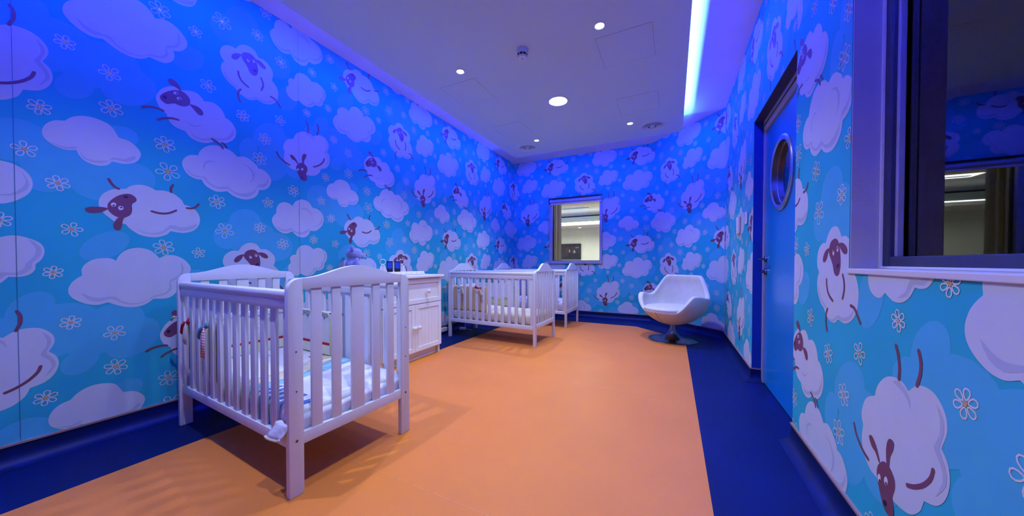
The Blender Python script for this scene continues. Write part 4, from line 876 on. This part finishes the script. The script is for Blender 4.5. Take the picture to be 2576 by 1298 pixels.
place(tag(obj('mattress', soft_box(-IX, IX, -IY, IY, .245, .395, .04, .006, 3), 'fabric_lav', None, smooth=True, merge=True, autosmooth=False), 'pale blue sheeted mattress in the crib farthest back', 'mattress', 'crib mattresses'), C3)
# pillow-white sheet fold at the head of the second crib
place(tag(obj('folded_sheet', soft_box(-IX, -.13, -IY - .002, IY, .246, .384, .035, .005, 5, 14, 10, 4), 'fabric_white', None, smooth=True, merge=True, autosmooth=False), 'white folded sheet at the head end of the yellow-bumper crib', 'sheet'), C2)

# striped quilt on the first crib -------------------------------------------------
def interp(tab, y):
    for (a, xa), (b, xb) in zip(tab, tab[1:]):
        if y <= b: return xa + (xb - xa) * max(0, min(1, (y - a) / (b - a)))
    return tab[-1][1]
wc = [(-.32, .03), (.06, .0), (.23, -.10), (.3, -.13)]
cbn = [(-.32, .115), (-.04, .18), (.23, .04), (.3, .01)]
bw = [(-.32, .20), (-.08, .25), (.26, .19), (.3, .18)]
def qx(s, y):      # s: 0..4 band coordinate -> local x
    e0, e1 = -IX + .02, IX + .004
    xs = [e0, interp(wc, y), interp(cbn, y), interp(bw, y), e1]
    i = min(3, int(s)); f = s - i
    return xs[i] + (xs[i + 1] - xs[i]) * f
ss = [i / 8 for i in range(8)] + [1 + i / 3 for i in range(3)] + [2 + i / 2 for i in range(2)] + [3 + i / 14 for i in range(15)]
vs = [-1.32, -1.24, -1.16, -1.08, -1.03, -1.0] + [-1 + 2 * i / 16 for i in range(1, 16)] + [1.0, 1.03, 1.08]
rnd = random.Random(4)
def qpt(s, v):
    y = max(-1, min(1, v)) * (IY - .01)
    x = qx(s, y)
    z = .357 + .004 * math.sin(9 * x + 5 * y) + .003 * math.sin(23 * y + 11 * x)
    over = abs(v) - 1
    if over > 0:
        z -= over * .36
        y += math.copysign(min(over, .05) * .30 + .004 * math.sin(30 * x) * min(1, over * 6), v)
    e = x - (IX - .035)
    if e > 0:
        z -= e * e * 26
    return (x, y, z)
def qend(v, k):
    y = max(-1, min(1, v)) * (IY - .01)
    return (IX + .006 + .003 * math.sin(40 * y), y, .325 - .022 * k + .004 * math.sin(17 * y + k))
rows = [[qpt(s, v) for s in ss] for v in vs]
q1 = thing('quilt', 'quilt with white, cream and blue bands spread in the nearest crib', 'quilt', C1[0], C1[1])
bands = [('printed_band', 'fabric_white', 0, 8), ('cream_band', 'fabric_cream', 8, 11), ('light_blue_band', 'fabric_blue', 11, 13), ('pinstripe_band', 'fabric_lav', 13, len(ss) - 1)]
for nm, m, a, b in bands:
    g = MB().grid([r[a:b + 1] for r in rows])
    if nm == 'pinstripe_band':
        sel = [v for v in vs if -1 <= v <= 1]
        g.grid([[qpt(4, v) for v in sel]] + [[qend(v, k) for v in sel] for k in range(0, 4)])
    o = obj(nm, g, m, q1, smooth=True, merge=True, autosmooth=False)
    md = o.modifiers.new('thick', 'SOLIDIFY'); md.thickness = .006; md.offset = 1
    if nm == 'pinstripe_band': pin = o
# blue bars where the pinstripe hangs over the side
for i, (a, b) in enumerate(((14, 15), (16, 17), (18, 19), (20, 21), (22, 23), (25, 26))):
    g = MB().grid([[(p[0], p[1] - .0065, p[2] + (.0065 if vv > -1.05 else 0)) for p in r[a:b + 1]] for r, vv in zip(rows[:9], vs[:9])])
    o = obj('blue_bar', g, 'fabric_mid_blue', q1, smooth=True, merge=True, autosmooth=False)
    md = o.modifiers.new('thick', 'SOLIDIFY'); md.thickness = .002; md.offset = 1
# corner poking out between post and rail
cr = []
for i in range(7):
    u = i / 6
    cr.append([(IX - .085 + .115 * u - .012 * v, -IY - .040 - .030 * v + .006 * math.sin(6 * u + 4 * v), .305 - .052 * v - .022 * math.sin(PI * u) * v + .020 * u + .006 * math.sin(5 * u)) for v in (0, .25, .5, .75, 1)])
o = obj('hanging_corner', MB().grid(cr), 'fabric_lav', q1, smooth=True, merge=True, autosmooth=False)
md = o.modifiers.new('thick', 'SOLIDIFY'); md.thickness = .005
obj('corner_edging', MB().tube([(p[-1][0], p[-1][1], p[-1][2]) for p in cr], .005, 8), 'fabric_cream', q1, smooth=True)
# small print on the white part of the quilt
pr = MB()
for (x, y, l, a) in ((-.32, -.06, .05, .3), (-.24, .02, .03, .2), (-.40, .05, .02, .9), (-.18, -.12, .02, .1), (-.30, .14, .04, .2)):
    pr.tube([(x + l * (i / 5 - .5) * math.cos(a), y + l * (i / 5 - .5) * math.sin(a) + .006 * math.sin(i * 2), .3685 + .004 * math.sin(9 * x + 5 * y)) for i in range(6)], .0016, 5)
obj('stitched_print', pr, 'print_blue', q1)
pr = MB()
for i in range(7): pr.tube([(-.14 + .022 * i, .17 - .002 * i, .367), (-.13 + .022 * i, .188, .368), (-.12 + .022 * i, .172, .367)], .0018, 5)
obj('stitched_zigzag', pr, 'fabric_red', q1)

# ------------------------------------------------------------------ bumpers
def pad(x0, x1, y0, y1, z0, z1, m, parent, nm='panel', bev=.012):
    return obj(nm, MB().box(x0, x1, y0, y1, z0, z1), m, parent, bev, 3, smooth=True)
def ribbon(parent, pts, w, m, nm='ribbon_tail', up=(0, 0, 1), th=.0025):
    P = [Vector(p) for p in pts]
    g = []
    for i, p in enumerate(P):
        a = P[max(0, i - 1)]; b = P[min(len(P) - 1, i + 1)]
        tdir = (b - a).normalized()
        side = tdir.cross(Vector((0, -1, 0)))
        if side.length < .1: side = Vector((1, 0, 0))
        side.normalize()
        ww = w * (.35 if i == 0 else (.8 if i == 1 else 1))
        g.append([tuple(p - side * ww / 2), tuple(p + Vector((0, -.004, 0))), tuple(p + side * ww / 2)])
    o = obj(nm, MB().grid(g), m, parent, smooth=True, autosmooth=False)
    md = o.modifiers.new('thick', 'SOLIDIFY'); md.thickness = th
    return o
def knot(parent, p, m, r=.010):
    return obj('knot', MB().sphere(p, (r, r * .8, r * .9), 10, 7), m, parent, smooth=True)
bt = thing('cot_bumper', 'cream padded bumper with bunting print and red band in the nearest crib', 'bumper', C1[0], C1[1], 'padded crib bumpers')
bx0 = -IX + .004
by = IY + .006
TZ = .662
b1 = pad(bx0, -.03, by - .030, by, .362, TZ, 'fabric_white', bt, 'back_panel')
b2 = pad(bx0 - .002, bx0 + .028, -by + .03, by - .032, .362, TZ, 'fabric_white', bt, 'end_panel')
b3 = pad(bx0, -.10, -by, -by + .03, .300, TZ - .002, 'fabric_cream', bt, 'front_panel')
obj('red_band', MB().box(bx0 + .03, -.045, by - .0325, by - .029, .434, .450), 'fabric_red', b1)
obj('ticking_band', MB().box(bx0 + .03, -.04, by - .0335, by - .028, .368, .432), 'ticking', b1, .002)
obj('red_band', MB().box(bx0 + .027, bx0 + .0305, -by + .05, by - .034, .434, .450), 'fabric_red', b2)
obj('ticking_band', MB().box(bx0 + .026, bx0 + .0315, -by + .05, by - .034, .368, .432), 'ticking_y', b2, .002)
rp = [(-.034, by - .034, .37), (-.028, by - .034, .5), (-.030, by - .034, .62), (-.05, by - .034, .652), (-.12, by - .034, .657), (bx0 + .05, by - .034, .657)]
obj('piping', MB().tube(rp, .0045, 8), 'fabric_lime', b1, smooth=True)
def scallops(parent, p0, p1, n, sag):
    g = MB()
    for i in range(n):
        a = Vector(p0).lerp(Vector(p1), i / n); b = Vector(p0).lerp(Vector(p1), (i + 1) / n)
        g.tube([tuple(a.lerp(b, k / 6) - Vector((0, 0, sag * math.sin(PI * k / 6)))) for k in range(7)], .0013, 5)
    return obj('bunting_line', g, 'print_blue', parent)
scallops(b1, (bx0 + .04, by - .0325, .640), (-.05, by - .0325, .640), 7, .016)
scallops(b2, (bx0 + .0305, -by + .05, .640), (bx0 + .0305, by - .04, .640), 7, .016)
fl = [MB(), MB(), MB()]
for i in range(7):
    x = bx0 + .10 + .067 * i
    fl[i % 3].prism([(x - .010, .630), (x + .010, .630), (x, .604)], by - .0325, by - .0315, lambda a, b, d: (a, d, b))
for g, m in zip(fl, ('denim', 'fabric_mid_blue', 'fabric_red')): obj('bunting_flag', g, m, b1)
n = 14
E = lambda cx, cz, rx, rz: [(cx + rx * math.cos(2 * PI * i / n), cz + rz * math.sin(2 * PI * i / n)) for i in range(n)]
obj('balloon_print', MB().prism(E(0, 0, .018, .021), 0, .001, lambda a, b, d: (bx0 + .030 + d, -by + .44 + a, .588 + b)), 'fabric_blue', b2)
obj('basket_print', MB().prism(E(0, 0, .007, .008), 0, .001, lambda a, b, d: (bx0 + .030 + d, -by + .442 + a, .556 + b)), 'fabric_red', b2)
g = MB().tube([(bx0 + .031, -by + .31 + .012 * math.sin(i * .9) + .012 * i / 3, .540 + .010 * math.cos(i * .9)) for i in range(12)], .0012, 5)
obj('swirl_print', g, 'print_blue', b2)
# little dog print on the back panel
gx, gz, gy = -.205, .512, by - .0325
F = lambda a, b, d: (gx + a, gy - d, gz + b)
obj('dog_print', MB().prism([(-.048, .012), (-.03, .022), (-.012, .034), (.004, .028), (.008, .004), (-.004, -.022), (-.018, -.018), (-.028, -.006)], 0, .001, F), 'fabric_cream', b1)
obj('dog_coat_print', MB().prism(E(.012, -.018, .013, .020), .0005, .0015, F), 'fabric_red', b1)
obj('dog_nose_print', MB().prism(E(-.049, .014, .005, .006), .0005, .0015, F), 'black', b1)
obj('dog_ear_print', MB().tube([F(.002 + .009 * math.cos(a), .034 + .012 * math.sin(a), .001) for a in [i * PI / 6 for i in range(13)]], .0013, 5), 'print_blue', b1)
# ties on the outside of the slats
ty = -CW / 2 - .010
for (x, cols) in ((-.435, ('fabric_red', 'fabric_cream', 'fabric_red')), (-.178, ('denim', 'gingham', 'denim'))):
    z = .652
    L_ = .085 if x > -.3 else .07
    knot(b3, (x, ty, z), cols[1] if x > -.3 else cols[0])
    ribbon(b3, [(x, ty, z), (x - .03, ty - .006, z - .008), (x - .058, ty - .008, z - .030), (x - .078, ty - .006, z - .066)], .036, cols[0])
    ribbon(b3, [(x, ty, z), (x + .02, ty - .006, z + .006), (x + .045, ty - .004, z + .018)], .036, cols[2])
    k = .165 if x > -.3 else .115
    ribbon(b3, [(x, ty - .004, z), (x + .004, ty - .012, z - .03), (x + .002, ty - .014, z - .09), (x - .008, ty - .012, z - k)], .048 if x > -.3 else .054, cols[1])
ribbon(b2, [(-CL / 2 - .012, -CW / 2 + .02, .66), (-CL / 2 - .03, -CW / 2 - .004, .665), (-CL / 2 - .05, -CW / 2 - .012, .645)], .02, 'fabric_lime')
ribbon(b1, [(-.02, by - .04, .655), (.0, by - .02, .662), (.02, by + .03, .64)], .018, 'print_blue')
ribbon(b1, [(.0, by - .02, .640), (.006, by + .02, .60), (.004, by + .03, .53)], .014, 'gingham')

bt = thing('cot_bumper', 'yellow padded bumper with green hill print in the crib beside the dresser', 'bumper', C2[0], C2[1], 'padded crib bumpers')
b1 = pad(bx0, -.02, by - .030, by, .375, .700, 'fabric_white', bt, 'back_panel')
b2 = pad(bx0 - .002, bx0 + .028, -by + .03, by - .032, .375, .690, 'fabric_white', bt, 'end_panel')
b3 = pad(bx0, -.06, -by, -by + .03, .372, .684, 'fabric_yellow', bt, 'front_panel')
obj('lime_band', MB().box(bx0 + .03, -.03, by - .0335, by - .028, .380, .462), 'fabric_lime', b1, .002)
hill = [(bx0 + .03, .462), (-.03, .462)] + [(-.03 - (abs(bx0) - .06) * i / 30, .475 + .016 * math.sin(i * .55) + .012) for i in range(31)]
obj('hill_print', MB().prism(hill, by - .0322, by - .029, lambda a, b, d: (a, d, b)), 'fabric_green', b1)
obj('bird_print', MB().prism([(-.118 + a, .492 + b) for a, b in ((-.014, .010), (-.004, .002), (.008, .012), (.012, .0), (.0, -.012), (-.012, -.004))], by - .034, by - .032, lambda a, b, d: (a, d, b)), 'fabric_red', b1)
for i in range(5): obj('quilting_seam', MB().box(bx0 + .08 + .1 * i, bx0 + .083 + .1 * i, -by - .0012, -by, .38, .675), 'fabric_cream', b3)
z = .668
x = -.128
knot(b3, (x, ty, z), 'fabric_red')
ribbon(b3, [(x, ty, z), (x - .03, ty - .006, z + .006), (x - .065, ty - .008, z + .022)], .034, 'fabric_red')
ribbon(b3, [(x, ty, z), (x + .012, ty - .006, z + .006), (x + .03, ty - .004, z + .008)], .024, 'fabric_red')
ribbon(b3, [(x, ty - .004, z), (x + .012, ty - .012, z - .025), (x + .035, ty - .014, z - .07), (x + .05, ty - .012, z - .10)], .034, 'fabric_lime')
x = -.41
knot(b3, (x, ty, z), 'fabric_blue')
ribbon(b3, [(x, ty, z), (x - .03, ty - .006, z + .004), (x - .055, ty - .006, z - .012)], .032, 'fabric_blue')
ribbon(b3, [(x, ty - .004, z), (x + .02, ty - .010, z - .02), (x + .028, ty - .014, z - .06), (x + .03, ty - .012, z - .10)], .034, 'fabric_cream')
x = -CL / 2 - .014
knot(b2, (x, -CW / 2 + .01, .675), 'fabric_green')
ribbon(b2, [(x, -CW / 2 + .01, .675), (x - .03, -CW / 2 - .012, .665), (x - .075, -CW / 2 - .02, .64)], .034, 'fabric_lime')
ribbon(b2, [(x, -CW / 2 + .01, .675), (x + .01, -CW / 2 - .014, .71), (x + .03, -CW / 2 - .02, .745)], .034, 'fabric_green')
bt = thing('cot_bumper', 'grey padded bumper in the crib farthest back', 'bumper', C3[0], C3[1], 'padded crib bumpers')
b1 = pad(bx0, -.04, by - .030, by, .40, .690, 'fabric_grey', bt, 'back_panel')
b2 = pad(bx0 - .002, bx0 + .028, -by + .03, by - .032, .40, .680, 'fabric_grey', bt, 'end_panel')
b3 = pad(bx0, -.22, -by, -by + .03, .40, .680, 'fabric_grey', bt, 'front_panel')
for i in range(4): obj('quilting_seam', MB().box(bx0 + .08 + .1 * i, bx0 + .083 + .1 * i, -by - .0012, -by, .41, .67), 'print_blue', b3)
obj('scalloped_edge', MB().tube([(bx0 + .02 + .038 * i, -by + .015, .682 + .008 * (i % 2)) for i in range(11)], .010, 8), 'fabric_lav', b3, smooth=True)
ribbon(b3, [(-.22, ty + .03, .66), (-.20, ty + .02, .62), (-.19, ty + .02, .54)], .02, 'fabric_red')
ribbon(b3, [(-.22, ty + .03, .66), (-.24, ty + .02, .63), (-.26, ty + .02, .58)], .02, 'fabric_blue')

# ================================================================== DRESSER
DR = (-2.598, 2.4525, 0)
t = thing('dresser', 'white changing dresser with one drawer and two doors between the cribs', 'dresser', DR)
hw = .4075
obj('carcass', MB().box(-.285, .268, -hw, hw, .088, .840), 'lacquer', t, .003)
obj('top_board', MB().box(-.288, .314, -hw - .022, hw + .022, .840, .868), 'lacquer', t, .007, 3, smooth=True)
obj('plinth', MB().box(.20, .235, -hw + .03, hw - .03, 0, .09), 'lacquer', t, .002)
for sy in (-1, 1):
    obj('side_foot', MB().box(-.285, .262, sy * (hw - .012) - .012, sy * (hw - .012) + .012, 0, .088), 'lacquer', t, .002)
def shaker(nm, y0, y1, z0, z1, parent, planks):
    xb, xf, fw = .268, .290, .046
    p = obj(nm, MB().box(xb, xf - .009, y0, y1, z0, z1), 'lacquer', parent, .001)
    for a in ((y0, y0 + fw, z0, z1), (y1 - fw, y1, z0, z1), (y0 + fw, y1 - fw, z0, z0 + fw), (y0 + fw, y1 - fw, z1 - fw, z1)):
        obj('panel_frame', MB().box(xf - .009, xf, a[0], a[1], a[2], a[3]), 'lacquer', p, .0022)
    if planks:
        w_ = (y1 - y0 - 2 * fw) / planks
        for i in range(planks):
            obj('plank', MB().box(xf - .010, xf - .006, y0 + fw + i * w_ + .0008, y0 + fw + (i + 1) * w_ - .0008, z0 + fw, z1 - fw), 'lacquer', p, .0012)
    return p
_kb = MB().lathe([(.008, 0), (.008, .014), (.015, .018), (.0215, .027), (.0215, .034), (.014, .041), (0, .043)], n=20, fn=lambda r, a, h: (h, r * math.cos(a), r * math.sin(a)))
def knob(p, y, z):
    o = obj('knob', _kb, 'white_plastic', p, smooth=True); o.location = (.290, y, z); return o
dw = shaker('drawer', -hw + .004, hw - .004, .580, .834, t, 0)
knob(dw, .168, .700); knob(dw, -.20, .700)
d1 = shaker('door', -hw + .004, -.0015, .094, .574, t, 6); knob(d1, -.030, .342)
d2 = shaker('door', .0015, hw - .004, .094, .574, t, 6); knob(d2, .032, .342)

obj('drawer_gap_shade', MB().box(.262, .2815, -hw + .002, hw - .002, .5742, .5798), 'gap', t)  # dark strips deepen drawer and door gaps, their shade put in as colour
obj('door_gap_shade', MB().box(.262, .2815, -.0014, .0014, .094, .574), 'gap', t)

# changing mat with raised dotted rim
t = thing('changing_mat', 'white changing mat with raised dotted rim on top of the dresser', 'changing mat', (-2.66, 2.505, .868))
obj('pad', MB().box(-.17, .17, -.255, .262, 0, .016), 'white_plastic', t, .006, 3, smooth=True)
r1 = obj('rim', MB().prism([(.150, .010), (.184, 0), (.190, .006), (.176, .036), (.168, .038), (.158, .030)], -.260, .272, lambda a, b, d: (a, d, b)), 'white_plastic', t, .004, 2, smooth=True)
obj('rim', MB().prism([(-.150, .010), (-.184, 0), (-.190, .006), (-.176, .036), (-.168, .038), (-.158, .030)], -.260, .272, lambda a, b, d: (a, d, b)), 'white_plastic', t, .004, 2, smooth=True)
for i in range(7):
    o = obj('dot', MB().lathe([(0, .0012), (.0075, .0008), (.008, -.001)], n=14, fn=lambda r, a, h: (.1835 + h * .9 - r * math.sin(a) * .42, r * math.cos(a), .0195 + r * math.sin(a) * .9 + h * .4)), 'fabric_white', r1)
    o.location = (0, -.225 + .075 * i, 0)

# monitors
def monitor(x, y, rz, label):
    t = thing('baby_monitor', label, 'monitor', (x, y, .884), rz, 'black handheld baby monitors')
    body = obj('case', MB().box(-.012, .010, -.030, .030, 0, .130), 'black', t, .006, 3, smooth=True)
    obj('screen', MB().box(.0098, .0112, -.023, .023, .055, .118), 'screen', t, .001)
    obj('side_trim', MB().box(-.013, .006, .0295, .0320, .006, .124), 'white_plastic', t, .001)
    obj('button_bar', MB().box(.0098, .0115, -.010, .010, .046, .0485), 'grey_plastic', t)
    obj('aerial', MB().lathe([(.006, .128), (.005, .138), (.0, .139)], n=10), 'white_plastic', t)
monitor(-2.585, 2.383, R(-40), 'left-hand black handheld baby monitor with blue screen on the dresser')
monitor(-2.585, 2.487, R(-40), 'right-hand black handheld baby monitor with blue screen on the dresser')
def transmitter(x, y, rz, label):
    t = thing('monitor_base', label, 'monitor base', (x, y, .884), rz, 'white baby monitor bases')
    pol = spline([(-.040, 0), (.040, 0), (.034, .040), (.018, .086), (0, .104), (-.018, .086), (-.034, .040)], 3)
    obj('case', MB().prism([(a, max(0, b)) for a, b in pol], -.012, .012, lambda a, b, d: (d, a, b)), 'white_plastic', t, .003, 2, smooth=True)
    obj('back_shell', MB().prism([(a * .92 - .004, max(0, b * .92)) for a, b in pol], -.024, -.012, lambda a, b, d: (d, a, b)), 'black', t, .003, 2, smooth=True)
    for k in range(6): obj('grille_slot', MB().box(.0118, .0130, -.004, .004, .025 + .008 * k, .027 + .008 * k), 'grey_plastic', t)
    obj('lens', MB().lathe([(0, .0140), (.005, .0130), (.005, .011)], n=12, fn=lambda r, a, h: (h, r * math.cos(a), .083 + r * math.sin(a))), 'black', t)
    obj('hanging_ring', MB().tube([(0, .026 * math.cos(a), .122 + .026 * math.sin(a)) for a in [i * PI / 10 for i in range(20)]], .0036, 8, closed=True), 'white_plastic', t, smooth=True)
transmitter(-2.60, 2.310, R(-38), 'white tapered monitor base with ring, left of the two handheld monitors')
transmitter(-2.60, 2.560, R(-30), 'white tapered monitor base with ring, right of the two handheld monitors')

# teddy
t = thing('teddy_bear', 'pale blue plush teddy bear sitting on the dresser against the wall', 'teddy bear', (-2.755, 2.085, .872), R(60))
tb = MB()
tb.sphere((0, 0, .085), (.068, .072, .088), 20, 14)           # trunk
tb.sphere((.012, 0, .150), (.050, .056, .040), 18, 12)        # shoulders
tb.sphere((.018, 0, .208), (.074, .070, .062), 22, 14)        # head
tb.sphere((.082, 0, .192), (.040, .036, .032), 16, 10)        # muzzle
for s in (-1, 1):
    tb.sphere((-.008, s * .062, .262), (.016, .028, .028), 14, 10)   # ear
    tb.sphere((.030, s * .078, .118), (.028, .026, .056), 14, 10)    # upper arm
    tb.sphere((.052, s * .066, .072), (.030, .024, .034), 14, 10)    # paw
    tb.sphere((.070, s * .052, .034), (.070, .034, .034), 16, 10)    # leg
    tb.sphere((.132, s * .056, .040), (.022, .034, .040), 14, 10)    # foot
o = obj('body', tb, 'plush', t, smooth=True, autosmooth=False)
rm = o.modifiers.new('skin', 'REMESH'); rm.mode = 'VOXEL'; rm.voxel_size = .0055; rm.use_smooth_shade = True
sm = o.modifiers.new('soften', 'SMOOTH'); sm.factor = .5; sm.iterations = 6
tx = bpy.data.textures.new('fur', 'CLOUDS'); tx.noise_scale = .012
dp = o.modifiers.new('fur', 'DISPLACE'); dp.texture = tx; dp.strength = .006; dp.mid_level = .5
obj('nose', MB().sphere((.121, 0, .199), (.007, .011, .008), 12, 8), 'plush_dark', t, smooth=True)
for s in (-1, 1): obj('eye', MB().sphere((.084, s * .027, .228), .0055, 12, 8), 'plush_dark', t, smooth=True)
obj('mouth', MB().tube([(.112, -.014, .174), (.119, -.004, .170), (.119, .004, .170), (.112, .014, .174)], .0018, 6), 'plush_dark', t)
bo = obj('bow', MB().sphere((.062, 0, .150), (.010, .012, .010), 12, 8), 'fabric_lav', t, smooth=True)
for s in (-1, 1): obj('bow_loop', MB().prism(spline([(0, 0), (.022, .014), (.034, .006), (.032, -.010), (.018, -.010)], 3), -.004, .004, lambda a, b, d: (.064 + d, s * a, .150 + b)), 'fabric_lav', bo, smooth=True)

# ================================================================== ARMCHAIR
t = thing('swivel_armchair', 'white leather tub armchair on a polished metal trumpet base by the angled wall', 'armchair', (0.005, 4.655, 0), R(-121))
def sstep(a, b, x):
    x = max(0, min(1, (x - a) / (b - a))); return x * x * (3 - 2 * x)
def rimh(p):
    d = abs(math.degrees(p))
    h = .384 + .196 * sstep(36, 66, d) - .030 * sstep(70, 100, d)
    return h + .262 * sstep(104, 138, d)
ZB, ZCc, RM = .192, .56, .42
def rout(z, p):
    if z < ZCc:
        k = (ZCc - z) / (ZCc - ZB)
        r = RM * max(0, 1 - k ** 2.0) ** .56
    else:
        r = RM - .20 * (z - ZCc) - .10 * (z - ZCc) ** 2
    d = abs(math.degrees(p))
    back = sstep(100, 150, d)
    return r * (1 - .05 * back + .035 * sstep(60, 0, d) * (1 if z > .3 else .5))
NP = 72
rows = []
for j in range(NP):
    p = -PI + 2 * PI * j / NP
    h = rimh(p)
    th = .048 + .018 * sstep(40, 66, abs(math.degrees(p))) * (1 - sstep(90, 130, abs(math.degrees(p))))
    col = []
    for i in range(15):
        z = ZB + (h - ZB) * (1 - math.cos(PI / 2 * i / 14)) if i else ZB
        r = rout(z, p) if i else .03
        col.append((r, z))
    ro = rout(h, p)
    for i in range(1, 6):
        a = PI * i / 6
        col.append((ro - th / 2 + th / 2 * math.cos(a), h + .020 * math.sin(a)))
    zi0 = .345
    for i in range(0, 9):
        z = h - (h - zi0) * i / 8
        r = min(rout(z, p) - th, ro - th + .02)
        if i == 8: r -= .02
        col.append((max(.05, r), z))
    col.append((.02, zi0 - .002))
    rows.append([(r * math.cos(p), r * math.sin(p), z) for r, z in col])
g = MB().grid(rows + [rows[0]])
shell = obj('shell', g, 'leather', t, smooth=True, merge=True, autosmooth=False)
cu = []
for (k, z) in ((0, .362), (.80, .362), (.95, .372), (1.0, .398), (.99, .418), (.94, .432), (.75, .442), (.4, .447), (0, .448)):
    ring = []
    for j in range(48):
        p = -PI + 2 * PI * j / 48
        r = (rout(.43, p) - .052) * max(k, .002)
        if abs(math.degrees(p)) < 60: r += .028 * sstep(60, 30, abs(math.degrees(p))) * k
        ring.append((r * math.cos(p), r * math.sin(p), z + .006 * (r * math.cos(p)) / .4))
    cu.append(ring + [ring[0]])
obj('seat_cushion', MB().grid(cu), 'leather', t, smooth=True, merge=True, autosmooth=False)
gap_pts = []
for j in range(25):
    p = R(-50 + 100 * j / 24)
    r = rout(.40, p) - .034
    gap_pts.append((r * math.cos(p), r * math.sin(p), .405 + .03 * sstep(40, 60, abs(math.degrees(p)))))
obj('cushion_gap_shade', MB().tube(gap_pts, .0042, 6), 'seam_and_gap', shell, smooth=True)  # dark tube put in as the shade between cushion and shell
obj('front_seam', MB().tube([((rout(z, 0) + .0005) , 0, z) for z in [ZB + .06 + (.388 - ZB - .06) * i / 12 for i in range(13)]], .0022, 6), 'seam_and_gap', shell)
obj('back_seam', MB().tube([(-(rout(z, PI) - .0475), 0, z) for z in [.44 + .36 * i / 10 for i in range(11)]], .0012, 6), 'leather', shell)
obj('trumpet_base', MB().lathe([(0, 0), (.288, 0), (.292, .004), (.288, .008), (.24, .011), (.17, .018), (.115, .034), (.078, .062), (.052, .105), (.040, .150), (.036, .200), (0, .202)], n=56), 'chrome', t, smooth=True)

# ================================================================== SMALL FITTINGS
t = thing('intercom', 'white wall intercom panel with a dangling cable left of the door', 'intercom', (XR, 3.94, 1.375))
obj('case', MB().box(-.022, -.0035, -.062, .062, -.085, .085), 'white_plastic', t, .005, 2, smooth=True)
obj('side_plate', MB().box(-.012, -.0035, .066, .115, -.07, .06), 'white_plastic', t, .003)
obj('socket_hole', MB().box(-.014, -.0118, .078, .104, -.030, -.006), 'black', t)
obj('lever_button', MB().box(-.026, -.012, .082, .100, -.012, .0), 'steel', t, .002)
obj('cable', MB().tube([(-.015, .09, -.03), (-.02, .085, -.06), (-.014, .04, -.075), (-.012, 0, -.085)], .003, 6), 'grey_plastic', t, smooth=True)
t = thing('light_switch', 'white square light switch plate nearest the door', 'light switch', (XR, 3.58, 1.405))
obj('plate', MB().box(-.012, -.0035, -.043, .043, -.055, .055), 'white_plastic', t, .003)
obj('rocker', MB().box(-.017, -.011, -.014, .014, -.03, .03), 'white_plastic', t, .002)
t = thing('socket_box', 'white plastic socket box on the skirting between dresser and second crib', 'socket', (XL + .012, 3.60, .062))
obj('case', MB().box(0, .045, -.055, .055, -.028, .028), 'white_plastic', t, .006, 2, smooth=True)
obj('cable', MB().tube([(.02, .05, .0), (.03, .09, .012), (.02, .14, .03), (.012, .20, .028)], .004, 8), 'white_plastic', t, smooth=True)
t = thing('power_adaptor', 'white plug adaptor with a trailing lead on the floor under the second crib', 'adaptor', (-2.79, 3.955, 0), R(15))
obj('case', MB().box(-.05, .04, -.028, .028, 0, .034), 'white_plastic', t, .006, 2, smooth=True)
obj('lead', MB().tube([(.04, 0, .015), (.07, .0, .010), (.11, -.012, .006), (.15, -.03, .005)], .004, 8), 'white_plastic', t, smooth=True)
obj('upright_lead', MB().tube([(.03, .0, .03), (.036, .0, .08), (.038, .006, .14), (.036, .01, .222)], .003, 8), 'white_plastic', t, smooth=True)
